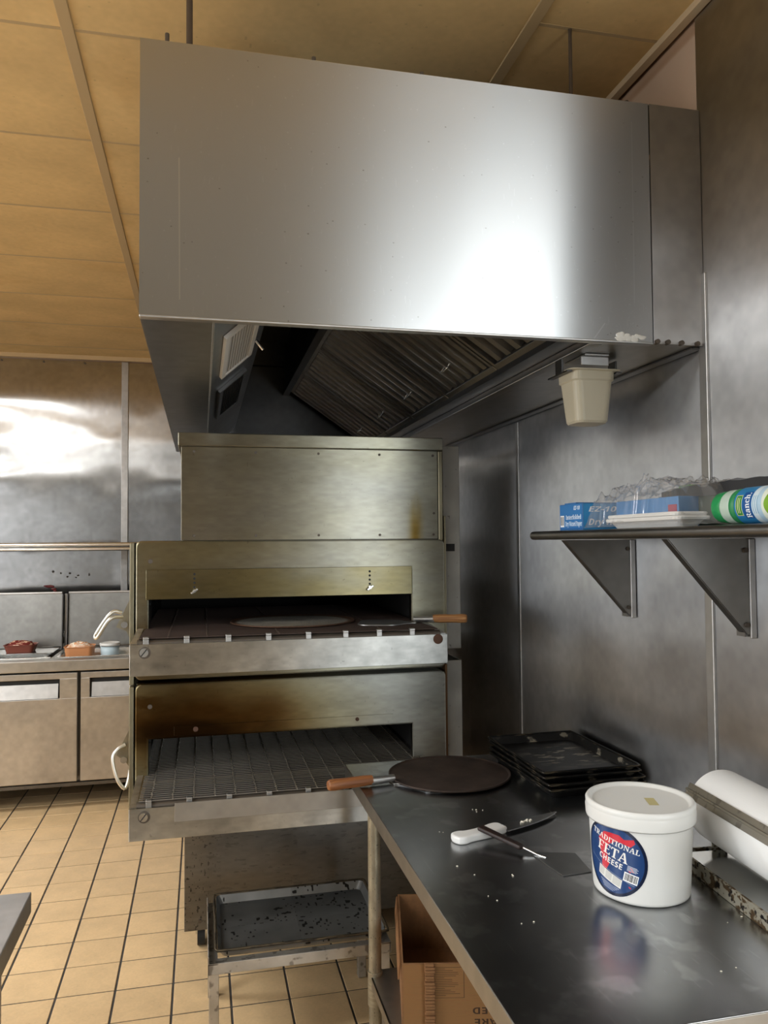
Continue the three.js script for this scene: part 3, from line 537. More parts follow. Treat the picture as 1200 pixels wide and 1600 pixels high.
  for (const x of [gx0, gx1 - 0.004]) part(o, 'conveyor_rail', uvBox(slab(poly([[2.599, 0.68 + dy], [2.599, 0.775 + dy], [2.932, 0.795 + dy], [2.932, 0.73 + dy]]), 0.004).rotateY(Math.PI / 2).translate(x, 0, 0), 'h'), guardM);
  for (const x of [gx0 + 0.004, gx1 - 0.022]) part(o, 'rail_top', uvBox(bx(x, x + 0.018, -0.0015, 0.0015, 0, 0.327).rotateX(0.058).translate(0, 0.795 + dy, -2.93), 'h'), guardM);
  part(o, 'roller', cylAt(0.014, 1.0, 0.301, yb - 0.02, zf - 0.024, 'x', 16), M.rivet);
  part(o, 'bed', uvBox(bx(-0.19, 0.80, yb - 0.05, yb - 0.046, -4.1, -2.64), 'h'), M.char);
  // wire belt: cross wires with their link rows
  const wires = [], links = [], step = isUpper ? 0.0085 : 0.021, z1 = -3.75;
  const wg = new THREE.BoxGeometry(0.985, 0.0028, isUpper ? 0.0052 : 0.0046).translate(0.3, 0, 0);
  for (let z = zf - 0.018; z > z1; z -= step) wires.push(flat(wg.clone()).translate(0, yb - 0.0014, z));
  part(o, 'belt_wires', merge(wires), isUpper ? wireDark : wireM).userData.kind = 'stuff';
  const lx = isUpper ? [-0.105, 0.018, 0.25, 0.6] : Array.from({ length: 15 }, (_, k) => -0.155 + k * 0.066);
  const rl = rngOf(isUpper ? 5 : 6);
  for (const x of lx) for (let z = zf - 0.02; z > z1; z -= 0.0125) links.push(bx(-0.0016, 0.0016, 0, 0.0018, -0.0068, 0.0068).rotateY((rl() - 0.5) * 0.5).translate(x + (rl() - 0.5) * 0.002, yb - 0.0006, z));
  part(o, 'belt_links', merge(links), isUpper ? std(0.16, 0.12, 0.10, 0.5, 0.8) : linkM).userData.kind = 'stuff';
  const nC = isUpper ? [-0.171, -0.046, 0.085, 0.214, 0.345, 0.47, 0.585, 0.70] : [-0.161, -0.037, 0.088, 0.215, 0.342, 0.468];
  for (const x of nC) part(o, 'sprocket', merge([bx(x - 0.009, x + 0.009, yb - 0.004, yb + 0.004, zf - 0.022, zf - 0.002, 0.002), bx(x - 0.009, x + 0.009, yb - 0.022, yb - 0.003, zf - 0.008, zf - 0.003, 0.002)]), M.clip);
  // latch bracket and looped handle on the left side
  const hx = -0.247, hz = -3.02, hy = isUpper ? 1.33 : 0.845;
  const br = part(o, 'latch_bracket', slab(isUpper ? poly([[hx, hy + 0.085], [hx - 0.055, hy - 0.03], [hx - 0.02, hy - 0.045], [hx, hy - 0.09]]) : poly([[hx, hy + 0.10], [hx - 0.052, hy - 0.005], [hx - 0.02, hy - 0.03], [hx, hy - 0.06]]), 0.006).translate(0, 0, hz), steel({ color: [0.6, 0.55, 0.42], rough: 0.45, aniso: 0, name: 'bracket_steel' }));
  part(br, 'pivot_bolt', cylAt(0.012, 0.012, hx - 0.026, hy - 0.022, hz + 0.008, 'z', 14), M.chrome);
  part(o, 'latch_handle', isUpper ? tubeOf([[hx - 0.035, hy + 0.022, hz + 0.012], [hx - 0.06, hy + 0.028, hz + 0.02], [hx - 0.082, hy + 0.01, hz + 0.03], [hx - 0.12, hy - 0.05, hz + 0.04], [hx - 0.112, hy - 0.058, hz + 0.06], [hx - 0.07, hy + 0.005, hz + 0.07], [hx - 0.03, hy + 0.01, hz + 0.04]], 0.0065, 48, 8)
    : tubeOf([[hx - 0.02, hy + 0.03, hz + 0.01], [hx - 0.045, hy + 0.02, hz + 0.02], [hx - 0.062, hy - 0.01, hz + 0.03], [hx - 0.045, hy - 0.08, hz + 0.04], [hx - 0.02, hy - 0.115, hz + 0.04], [hx - 0.008, hy - 0.09, hz + 0.03], [hx - 0.004, hy - 0.06, hz + 0.01]], 0.0065, 48, 8), M.tube);
  return o;
}
oven(true); oven(false);

// ---------- wood, pizza discs, peels ----------
const woodTex = (c1, c2, seed) => dataTex(128, 256, (s, t) => { const w = fbm(s * 24 + 2 * fbm(s * 3, t * 3, seed, 2), t * 2.5, seed + 3, 4), k = vnoise(s * 60, t * 5, seed + 7); return mix3(c1, c2, clamp(w * 1.3 - 0.15 + 0.2 * (k - 0.5))); });
const woodPale = new THREE.MeshStandardMaterial({ map: woodTex([0.72, 0.53, 0.33], [0.50, 0.32, 0.17], 501), roughness: 0.6 });
const woodRed = new THREE.MeshStandardMaterial({ map: woodTex([0.64, 0.42, 0.24], [0.42, 0.24, 0.13], 511), roughness: 0.5 });
const woodDark = new THREE.MeshStandardMaterial({ map: woodTex([0.20, 0.11, 0.08], [0.08, 0.045, 0.035], 521), roughness: 0.5 });
const alu = new THREE.MeshStandardMaterial({ color: new THREE.Color().setRGB(0.62, 0.62, 0.61), metalness: 1, roughness: 0.38, roughnessMap: sized(brushTex, 0.3, 0.3) });
const crustTex = dataTex(512, 512, (s, t) => { const a = fbm(s * 8, t * 8, 531, 5), b = vnoise(s * 180, t * 180, 535), w = b > 0.93 ? 0.22 : 0, v = 0.20 + 0.16 * (a - 0.45) + w * (a > 0.45 ? 0.6 : 0.2), e = sstep(0.44, 0.50, Math.hypot(s - 0.5, t - 0.5) * 0.98); return mix3([v * 1.08 + 0.015, v * 0.93, v * 0.80], [0.22, 0.12, 0.07], e * 0.8); });
const meshTex = dataTex(512, 512, (s, t) => { const a = fbm(s * 7, t * 7, 581, 5), b = vnoise(s * 200, t * 200, 585), e = sstep(0.44, 0.49, Math.hypot(s - 0.5, t - 0.5)); const v = 0.56 + 0.26 * (a - 0.45) + (b > 0.7 ? 0.12 : -0.03); return mix3([v, v * 0.97, v * 0.90], [0.30, 0.18, 0.11], e * 0.8); });
const meshDisc = new THREE.MeshStandardMaterial({ map: meshTex, roughness: 0.6, metalness: 0.4, bumpMap: meshTex, bumpScale: 0.001 });
const crust = new THREE.MeshStandardMaterial({ map: crustTex, roughness: 0.62, metalness: 0.4, bumpMap: crustTex, bumpScale: 0.0012 });
// flat disc with a raised rim, its base at y = 0
function disc(r, rim = 0.006) {
  const g = new THREE.LatheGeometry([[0, 0], [r - 0.004, 0], [r, 0.002], [r, rim], [r - 0.002, rim + 0.001], [r - 0.006, rim], [r - 0.010, 0.003], [0, 0.003]].map(([x, y]) => new THREE.Vector2(Math.max(x, 1e-5), y)), 64);
  const f = flat(g), p = f.attributes.position, uv = f.attributes.uv;
  for (let i = 0; i < p.count; i++) uv.setXY(i, p.getX(i) / 0.45 + 0.5, p.getZ(i) / 0.45 + 0.5);
  return f;
}
// a peel whose handle runs along -x from the blade; base at y = 0
function peel(name, label, pos, turn, L, W, handleLen, wood, rise = 0.0) {
  const o = thing(name, label, 'pizza peel', pos, turn);
  const s = new THREE.Shape(), r = 0.05;
  s.moveTo(0, -0.018); s.quadraticCurveTo(0.03, -0.02, 0.06, -W / 2 + 0.02); s.quadraticCurveTo(0.075, -W / 2, 0.11, -W / 2); s.lineTo(L - r, -W / 2); s.quadraticCurveTo(L, -W / 2, L, -W / 2 + r); s.lineTo(L, W / 2 - r); s.quadraticCurveTo(L, W / 2, L - r, W / 2); s.lineTo(0.11, W / 2); s.quadraticCurveTo(0.075, W / 2, 0.06, W / 2 - 0.02); s.quadraticCurveTo(0.03, 0.02, 0, 0.018); s.closePath();
  part(o, 'blade', uvBox(slab(s, 0.003, 0.0006).rotateX(-Math.PI / 2), 'h'), alu);
  const tilt = rise, neck = new THREE.CylinderGeometry(0.0135, 0.010, 0.075, 16); neck.rotateZ(Math.PI / 2);
  part(o, 'collar', flat(neck).translate(-0.028, 0.014, 0), alu);
  const prof = [[0.0001, 0], [0.012, 0.001], [0.0155, 0.006], [0.0165, 0.02], [0.0150, handleLen * 0.4], [0.0155, handleLen * 0.8], [0.0138, handleLen]].map(([x, y]) => new THREE.Vector2(x, y));
  const h = flat(new THREE.LatheGeometry(prof, 20)).rotateZ(-Math.PI / 2).translate(-0.062 - handleLen, 0, 0).translate(0, 0.0165, 0);
  part(o, 'handle', h, wood);
  return o;
}
{
  // on the upper belt: screen disc and a small peel lying over its edge
  const d1 = piece('pizza_disc', disc(0.232), meshDisc, 'round dark pizza disc lying on the upper oven belt', 'pizza disc', 'round pizza discs');
  d1.position.set(0.335, 1.3035, -2.985); d1.rotation.x = 0; 
  peel('pizza_peel', 'short peel with pale wooden handle lying on the upper oven belt', [0.765, 1.3035, -2.795], Math.PI - 0.30, 0.21, 0.19, 0.125, woodPale);
  // on the table: large disc resting on a peel
  peel('pizza_peel', 'peel with reddish wooden handle under the round disc on the table', [0.553, 0.8808, -2.318], 0.16, 0.32, 0.27, 0.138, woodRed);
  const d2 = piece('pizza_disc', disc(0.188), crust, 'large round blackened pizza disc on the steel table beside the tray stack', 'pizza disc', 'round pizza discs');
  d2.position.set(0.745, 0.8842, -2.348);
}

// ---------- prep cooler by the back wall ----------
{
  const x0 = -3.0, x1 = 0.25, zf = -5.1, zb = -5.95;
  const o = placed('prep_cooler', 'stainless pizza prep cooler with open lids along the back wall', 'cooler', [-1.375, 0, -5.5]);
  const body = part(o, 'cabinet', uvBox(merge([bx(x0, x1, 0.14, 0.83, zb, zf - 0.06), bx(x0, x1, 0.14, 0.16, zf - 0.06, zf - 0.03)]), 'v'), M.dark);
  const counter = part(o, 'worktop', uvBox(merge([bx(x0, x1, 0.838, 0.905, zf - 0.09, zf + 0.012, 0.005), bx(x0, x1, 0.838, 0.905, zb, -5.66, 0.003), bx(x0, -2.98, 0.838, 0.905, -5.66, zf - 0.09), bx(-0.900, -0.858, 0.838, 0.905, -5.66, zf - 0.09), bx(0.2, x1, 0.838, 0.905, -5.66, zf - 0.09)]), 'v'), M.edge);
  part(o, 'well', uvBox(merge([bx(-2.98, 0.2, 0.70, 0.704, -5.66, zf - 0.09), bx(-2.98, 0.2, 0.704, 0.84, -5.664, -5.66), bx(-2.98, 0.2, 0.704, 0.84, zf - 0.092, zf - 0.088)]), 'h'), M.dark);
  part(o, 'well_rim', uvBox(merge([bx(-2.98, -0.9, 0.905, 0.912, zf - 0.105, zf - 0.085, 0.002), bx(-0.858, 0.2, 0.905, 0.912, zf - 0.105, zf - 0.085, 0.002)]), 'h'), M.chrome);
  for (const [a, b] of [[-1.32, -0.733], [-0.713, -0.13], [-1.93, -1.34], [-0.11, 0.24]]) {
    const d = part(o, 'door', uvBox(merge([bx(a, b, 0.175, 0.675, zf - 0.028, zf, 0.004), bx(a, b, 0.79, 0.828, zf - 0.028, zf, 0.004), bx(a, a + 0.052, 0.672, 0.793, zf - 0.028, zf, 0.003), bx(b - 0.10, b, 0.672, 0.793, zf - 0.028, zf, 0.003)]), 'v'), M.cooler);
    part(d, 'handle_recess', uvBox(bx(a + 0.05, b - 0.098, 0.672, 0.793, zf - 0.03, zf - 0.026)), M.black);
    part(d, 'pull', uvBox(slab(poly([[-zf + 0.012, 0.677], [-zf + 0.001, 0.677], [-zf + 0.016, 0.762], [-zf + 0.024, 0.762]]), b - a - 0.172).rotateY(Math.PI / 2).translate(a + 0.062, 0, 0), 'h'), M.trim, 'bright folded pull strip');
  }
  for (const x of [-2.9, -1.33, -0.12, 0.15]) for (const z of [-5.2, -5.85]) part(o, 'caster', merge([cylAt(0.05, 0.03, x, 0.05, z, 'x', 16), bx(x - 0.02, x + 0.02, 0.095, 0.142, z - 0.03, z + 0.03)]), M.black);
  // lids stand open at the back
  const lid = (a, b) => {
    const t = -0.10, g = (q) => q.rotateX(t).translate(0, 0.92, -5.64);
    const l = part(o, 'lid', uvBox(g(bx(a, b, 0, 0.355, -0.012, 0.012, 0.004)), 'v'), M.lid);
    part(l, 'lid_edge', uvBox(g(bx(a, b, 0.352, 0.366, -0.016, 0.02, 0.004)), 'h'), M.trim);
    part(l, 'lid_arm', uvBox(g(bx(a - 0.006, a - 0.001, -0.02, 0.35, -0.01, 0.035)), 'h'), M.dark);
    part(l, 'lid_arm', uvBox(g(bx(b + 0.001, b + 0.006, -0.02, 0.35, -0.01, 0.035)), 'h'), M.dark);
  };
  lid(-1.95, -0.910); lid(-0.872, 0.19);
  part(o, 'hinge_post', uvBox(bx(-0.899, -0.883, 0.90, 1.27, -5.70, -5.675, 0.003), 'v'), M.trim);
  // lowered clear guard over the left well
  part(o, 'well_cover', uvBox(bx(-1.9, -0.915, 0.913, 0.919, -5.60, -5.36, 0.002), 'h'), steel({ color: [0.5, 0.5, 0.5], rough: 0.2, aniso: 0, name: 'cover_steel' }));
}
// steel pans in the well, and food tubs standing on them
{
  const pans = [];
  const pan0 = thing('food_pan', 'steel food pan in the cooler well under the red meat tub', 'food pan', [-1.17, 0.845, -5.405], 0, 'food pans in the cooler');
  part(pan0, 'pan', loft(panRings(0.44, 0.40, 0.062, 0.003, 0.03, 0.03), 5), M.chrome);
  [[-0.64, 'steel food pan in the cooler well under the white round tub']].forEach(([x, l]) => copyOf(pan0, l, [x, 0.845, -5.405]));
  const heap = (w, d, h, seed, top) => {
    const g = new THREE.SphereGeometry(1, 26, 14, 0, Math.PI * 2, 0, Math.PI / 2), p = g.attributes.position;
    for (let i = 0; i < p.count; i++) { const n = 1 + 0.35 * (fbm(p.getX(i) * 6 + 9, p.getZ(i) * 6 + 9, seed, 3) - 0.5); p.setXYZ(i, p.getX(i) * w * n, p.getY(i) * h * n, p.getZ(i) * d * n); }
    g.computeVertexNormals(); return flat(g).translate(0, top, 0);
  };
  const meatTex = dataTex(128, 128, (s, t) => mix3([0.42, 0.10, 0.06], [0.92, 0.80, 0.68], sstep(0.55, 0.66, fbm(s * 14, t * 14, 541, 3))));
  const hamTex = dataTex(128, 128, (s, t) => mix3([0.86, 0.62, 0.44], [0.98, 0.93, 0.86], sstep(0.45, 0.62, fbm(s * 14, t * 14, 545, 3))));
  const tub = (label, x, y, z, w, d, h, mat, topTex, seed) => {
    const o = thing('food_tub', label, 'food tub', [x, y, z], 0, 'food tubs on the cooler');
    part(o, 'tub', loft([{ w: w * 0.84, d: d * 0.84, y: 0, r: 0.02 }, { w, d, y: h, r: 0.03 }, { w: w + 0.008, d: d + 0.008, y: h, r: 0.03 }, { w: w + 0.008, d: d + 0.008, y: h + 0.003, r: 0.03 }, { w: w - 0.004, d: d - 0.004, y: h + 0.001, r: 0.03 }, { w: w * 0.84, d: d * 0.84, y: 0.003, r: 0.02 }], 5), mat);
    const f = part(o, 'filling', heap(w * 0.45, d * 0.45, 0.045, seed, h - 0.018), new THREE.MeshStandardMaterial({ map: topTex, roughness: 0.6 })); f.userData.kind = 'stuff';
    return o;
  };
  tub('red tub heaped with dark meat topping on the left cooler cover', -1.125, 0.9195, -5.46, 0.185, 0.14, 0.045, std(0.20, 0.05, 0.03, 0.5), meatTex, 551);
  tub('orange tub of pale shredded topping in the cooler well', -0.755, 0.849, -5.36, 0.175, 0.15, 0.105, std(0.62, 0.27, 0.11, 0.5), hamTex, 555);
  const o = thing('food_tub', 'small round white tub with bluish lower half in the cooler well', 'food tub', [-0.575, 0.849, -5.37], 0, 'food tubs on the cooler');
  part(o, 'tub', flat(new THREE.LatheGeometry([[0.0001, 0], [0.048, 0], [0.057, 0.06], [0.057, 0.1], [0.0001, 0.1]].map(([x, y]) => new THREE.Vector2(x, y)), 32)), std(0.55, 0.68, 0.74, 0.45));
  part(o, 'rim', flat(new THREE.LatheGeometry([[0.0001, 0.1], [0.061, 0.1], [0.063, 0.108], [0.063, 0.118], [0.058, 0.121], [0.055, 0.115], [0.0001, 0.113]].map(([x, y]) => new THREE.Vector2(x, y)), 32)), M.white);
}
// steel shelf with a double-rolled front edge on the back wall
{
  const y = 1.585, o = placed('wall_shelf', 'long steel shelf with rolled bright edge on the back wall above the prep cooler', 'shelf', [-1.4, y, -6.0]);
  part(o, 'board', uvBox(bx(-3.0, 0.2, y - 0.002, y + 0.002, -6.14, -5.80, 0.001), 'h'), M.wall);
  part(o, 'front_edge', uvBox(merge([cylAt(0.014, 3.2, -1.4, y + 0.016, -5.80, 'x', 16), cylAt(0.012, 3.2, -1.4, y - 0.016, -5.795, 'x', 16)]), 'h'), M.chrome);
  part(o, 'end_clip', uvBox(bx(-1.42, -1.365, y - 0.05, y + 0.02, -5.79, -5.776, 0.003), 'h'), M.trim);
  for (const x of [-2.6, -1.2, 0.0]) part(o, 'bracket', uvBox(slab(poly([[5.82, y - 0.003], [6.135, y - 0.003], [6.135, y - 0.03], [6.0, y - 0.03]]), 0.004).rotateY(Math.PI / 2).translate(x, 0, 0), 'h'), M.dark);
}

// ---------- wall shelf over the table ----------
{
  const y = 1.628, xf = 0.972, z0 = -2.215, z1 = -1.06;
  const o = placed('wall_shelf', 'short steel shelf on triangular brackets above the work table', 'shelf', [1.12, y, -1.64]);
  const sm = steel({ color: [0.30, 0.29, 0.27], rough: 0.42, aniso: 0.4, name: 'shelf_steel' });
  part(o, 'board', uvBox(bx(xf + 0.01, WX - 0.012, y - 0.003, y, z0, z1, 0.001), 'v'), sm);
  part(o, 'rolled_edge', uvBox(merge([cylAt(0.0125, z1 - z0, xf + 0.005, y - 0.012, (z0 + z1) / 2, 'z', 20), bx(xf + 0.005, xf + 0.03, y - 0.0245, y - 0.0225, z0, z1)]), 'v'), sm);
  part(o, 'end_edge', uvBox(bx(xf + 0.005, WX - 0.012, y - 0.024, y - 0.003, z0, z0 + 0.004), 'h'), sm);
  part(o, 'splash_lip', uvBox(bx(WX - 0.012, WX - 0.008, y - 0.003, y + 0.045, z0, z1), 'h'), sm);
  const bm = steel({ color: [0.36, 0.35, 0.33], rough: 0.48, aniso: 0.4, name: 'bracket_web_steel' });
  for (const z of [-2.14, -1.615]) {
    const b = part(o, 'bracket', uvBox(merge([slab(poly([[1.042, y - 0.0255], [1.262, y - 0.0255], [1.262, 1.378], [1.245, 1.378]]), 0.003).translate(0, 0, z), bx(1.240, 1.2645, 1.372, y - 0.0255, z - 0.03, z - 0.0005)]), 'v'), bm);
    part(b, 'flange', uvBox(slab(poly([[1.040, y - 0.026], [1.048, y - 0.026], [1.252, 1.378], [1.243, 1.378]]), 0.022).translate(0, 0, z - 0.022), 'v'), bm);
    part(b, 'wall_strip', uvBox(bx(1.250, 1.2655, 1.368, y - 0.026, z + 0.003, z + 0.010, 0.002), 'v'), M.trim);
    for (const yy of [1.40, 1.575]) part(b, 'screw', cylAt(0.006, 0.006, 1.243, yy, z + 0.005, 'z', 10), M.rivet);
  }
}
// things on that shelf
{
  const Y = 1.6282;
  const bar = (c, x, y, w, h, seed) => { const r = rngOf(seed); c.fillStyle = '#fff'; c.fillRect(x, y, w, h); c.fillStyle = '#222'; for (let a = x + w * 0.08; a < x + w * 0.92;) { const b = 1 + r() * w * 0.035; c.fillRect(a, y + h * 0.1, b, h * 0.75); a += b + 1 + r() * w * 0.035; } };
  const faceA = canvasTex(512, 256, (c, W, H) => {
    c.fillStyle = '#2f77b8'; c.fillRect(0, 0, W, H); c.fillStyle = '#2466a6'; c.fillRect(0, H * 0.92, W, H * 0.08);
    bar(c, 14, 108, 88, 118, 3);
    c.fillStyle = '#eef6fc'; c.textAlign = 'center'; c.font = 'italic bold 54px sans-serif'; c.fillText('EZ-10', W * 0.76, 56);
    c.font = 'bold 60px serif'; c.fillText('Interfolded', W * 0.62, 150); c.font = 'bold 66px serif'; c.fillText('Dry Waxed Paper', W * 0.62, 218, 375);
  });
  const faceB = canvasTex(512, 256, (c, W, H) => {
    c.fillStyle = '#3d9bd6'; c.fillRect(0, 0, W, H); c.fillStyle = '#fff'; c.font = 'italic bold 72px sans-serif'; c.fillText('EZ-10', 26, 80);
    c.font = 'italic bold 86px sans-serif'; c.fillText('Dry Waxed Paper', 26, 212, 470);
  });
  const cardBlue = std(0.05, 0.19, 0.45, 0.55), fA = new THREE.MeshStandardMaterial({ map: faceA, roughness: 0.5 }), fB = new THREE.MeshStandardMaterial({ map: faceB, roughness: 0.5 });
  const facePlane = (w, h) => flat(new THREE.PlaneGeometry(w, h));
  const b1 = placed('waxed_paper_box', 'blue waxed paper box at the far end of the shelf', 'box', [1.10, Y, -2.01], 'blue waxed paper boxes');
  part(b1, 'carton', bx(1.0, 1.24, Y, Y + 0.074, -2.083, -1.944, 0.002), cardBlue);
  part(b1, 'end_print', facePlane(0.135, 0.070).rotateY(-Math.PI / 2).translate(0.9992, Y + 0.037, -2.0135), fA);
  part(b1, 'side_print', facePlane(0.236, 0.070).translate(1.12, Y + 0.037, -1.9432), fB);
  part(b1, 'opening_flap', bx(1.004, 1.235, Y + 0.074, Y + 0.0775, -2.06, -1.99, 0.001), cardBlue);
  const b2 = placed('waxed_paper_box', 'blue waxed paper box under the crumpled cling film', 'box', [1.13, Y, -1.72], 'blue waxed paper boxes');
  part(b2, 'carton', bx(1.075, 1.22, Y, Y + 0.074, -1.90, -1.62, 0.002), std(0.06, 0.26, 0.58, 0.5));
  part(b2, 'side_print', bx(1.074, 1.0752, Y + 0.01, Y + 0.055, -1.66, -1.625), std(0.45, 0.05, 0.10, 0.5), 'small red print');
  // foil trays
  const tray = thing('foil_tray', 'stack of white foil trays wrapped in clear film on the shelf', 'tray', [1.025, Y, -1.64]);
  for (let k = 0; k < 2; k++) part(tray, 'tray', loft(panRings(0.075, 0.30 - k * 0.02, 0.024, 0.001, 0.012, 0.012).map((q) => ({ ...q, y: q.y + k * 0.009 })), 4), std(0.82, 0.82, 0.80, 0.4, 0.2));
  // crumpled film
  {
    const g = new THREE.PlaneGeometry(0.22, 0.46, 60, 110).rotateX(-Math.PI / 2), p = g.attributes.position;
    for (let i = 0; i < p.count; i++) {
      const x = p.getX(i), z = p.getZ(i), n = fbm(x * 28 + 3, z * 22 + 7, 561, 4), ri = Math.abs(fbm(x * 16 + 30, z * 16 + 11, 565, 4) - 0.5);
      const sideL = sstep(-0.088, -0.108, x), endA = sstep(-0.19, -0.225, z), endB = sstep(0.17, 0.225, z);
      let y = 0.080 + 0.04 * n - 0.10 * ri;
      y += 0.024 * Math.exp(-(((z - 0.02) / 0.08) ** 2));
      y *= 1 - 0.95 * Math.max(sideL, endA, endB);
      p.setXYZ(i, x + 0.02 * (n - 0.5), Math.max(0.0015, y), z + 0.03 * (vnoise(x * 20, z * 20 + 40, 568) - 0.5));
    }
    g.computeVertexNormals(); g.translate(1.088, Y + 0.0006, -1.69);
    const film = new THREE.MeshPhysicalMaterial({ color: 0xffffff, roughness: 0.12, transmission: 0.91, thickness: 0, ior: 1.8, side: THREE.DoubleSide, specularIntensity: 1 });
    piece('cling_film', flat(g), film, 'crumpled clear cling film over the trays and blue box', 'film');
  }
  // dark flat packet behind the bottle
  const pk = placed('seasoning_packet', 'flat dark packet with green corner lying behind the dressing bottle', 'packet', [1.16, Y, -1.44]);
  const pg = new THREE.BoxGeometry(0.10, 0.026, 0.44, 8, 2, 24), pp = pg.attributes.position;
  for (let i = 0; i < pp.count; i++) { const x = pp.getX(i), z = pp.getZ(i); pp.setY(i, pp.getY(i) * (1 - 0.5 * Math.pow(Math.abs(z) / 0.22, 3)) + 0.055 + 0.012 * (fbm(x * 20 + 5, z * 14 + 5, 571, 3) - 0.5) - 0.02 * Math.abs(x) / 0.05 * 0.3); }
  pg.computeVertexNormals();
  part(pk, 'pouch', flat(pg).translate(1.165, Y + 0.038, -1.53), std(0.030, 0.032, 0.036, 0.25));
  part(pk, 'base_box', bx(1.12, 1.21, Y, Y + 0.072, -1.61, -1.25, 0.003), std(0.03, 0.05, 0.03, 0.5));
  part(pk, 'corner_print', bx(1.13, 1.19, Y + 0.098, Y + 0.103, -1.70, -1.65, 0.001), std(0.08, 0.28, 0.04, 0.4), 'green printed corner');
  // dressing bottle on its side, cap towards the back
  const wrap = canvasTex(1024, 1024, (c, W, H) => {   // x round the bottle, y along it (top of the canvas = cap end)
    c.fillStyle = '#e6efe9'; c.fillRect(0, 0, W, H);
    c.fillStyle = '#2d7fb6'; c.fillRect(0, 0, W, H * 0.235);
    c.fillStyle = '#d5e4ec'; c.fillRect(0, H * 0.235, W, H * 0.08); c.fillStyle = '#b4d0e2'; c.fillRect(0, H * 0.30, W, H * 0.06); c.fillStyle = '#e4ecdc'; c.fillRect(0, H * 0.36, W, H * 0.10);
    const hill = (y, a, ph, col) => { c.fillStyle = col; c.beginPath(); c.moveTo(0, H); for (let k = 0; k <= 64; k++) c.lineTo(W * k / 64, H * (y + a * Math.sin(k * 0.3 + ph))); c.lineTo(W, H); c.fill(); };
    hill(0.42, 0.03, 0, '#7fae35'); hill(0.55, 0.03, 2, '#cfd96a'); hill(0.64, 0.03, 4, '#5f9a2c');
    for (const cx of [W * 0.25, W * 0.75]) {
      c.fillStyle = '#2d8a3d'; c.fillRect(cx - 90, H * 0.025, 180, H * 0.075); c.strokeStyle = '#e8d38a'; c.lineWidth = 6; c.strokeRect(cx - 90, H * 0.025, 180, H * 0.075);
      c.fillStyle = '#f3e6b0'; for (let k = 0; k < 2; k++) c.fillRect(cx - 70, H * (0.045 + 0.022 * k), 140, 8);
      c.fillStyle = '#1c5596'; c.fillRect(cx - 125, H * 0.115, 250, H * 0.115);
      c.fillStyle = '#fff'; c.textAlign = 'center'; c.font = 'bold 92px serif'; c.fillText('Ranch.', cx, H * 0.205, 235);
      c.fillStyle = '#6fa2c4'; for (let k = 0; k < 3; k++) c.fillRect(cx - 80, H * (0.25 + 0.025 * k), 160, 9);
    }
  });
  const bo = thing('dressing_bottle', 'dressing bottle lying on its side with green cap and blue label', 'bottle', [1.035, Y + 0.0365, -1.404], 0);
  const lay = (prof, seg = 40) => flat(new THREE.LatheGeometry(prof.map(([r, z]) => new THREE.Vector2(r, z)), seg)).rotateX(Math.PI / 2);
  part(bo, 'cap', lay([[0.0001, 0], [0.027, 0], [0.031, 0.003], [0.032, 0.02], [0.0325, 0.028], [0.030, 0.03], [0.0001, 0.03]]), std(0.02, 0.30, 0.09, 0.35));
  part(bo, 'cap_band', lay([[0.0001, 0.03], [0.032, 0.03], [0.0335, 0.034], [0.0335, 0.056], [0.030, 0.06], [0.0001, 0.06]]), std(0.50, 0.62, 0.53, 0.3));
  part(bo, 'seal_ring', lay([[0.030, 0.06], [0.0345, 0.061], [0.0345, 0.072], [0.030, 0.073]]), std(0.03, 0.26, 0.09, 0.35));
  part(bo, 'body', lay([[0.030, 0.073], [0.0345, 0.078], [0.0355, 0.085], [0.0355, 0.30], [0.032, 0.31], [0.0001, 0.31]]), std(0.70, 0.72, 0.66, 0.35));
  const lg = new THREE.BufferGeometry(), lp = [], lu = [], li = [], LN = 56;
  for (let k = 0; k <= LN; k++) for (let q = 0; q < 2; q++) { const u = k / LN, a = 1.5 * Math.PI - 2 * Math.PI * u; lp.push(0.0362 * Math.cos(a), 0.0362 * Math.sin(a), q ? 0.29 : 0.08); lu.push(u, q ? 0 : 1); if (k && q) li.push(2 * k - 2, 2 * k - 1, 2 * k, 2 * k, 2 * k - 1, 2 * k + 1); }
  lg.setAttribute('position', new THREE.Float32BufferAttribute(lp, 3)); lg.setAttribute('uv', new THREE.Float32BufferAttribute(lu, 2)); lg.setIndex(li); lg.computeVertexNormals();
  part(bo, 'label', flat(lg), new THREE.MeshStandardMaterial({ map: wrap, roughness: 0.35 }), 'printed wrap label reading Ranch');
}

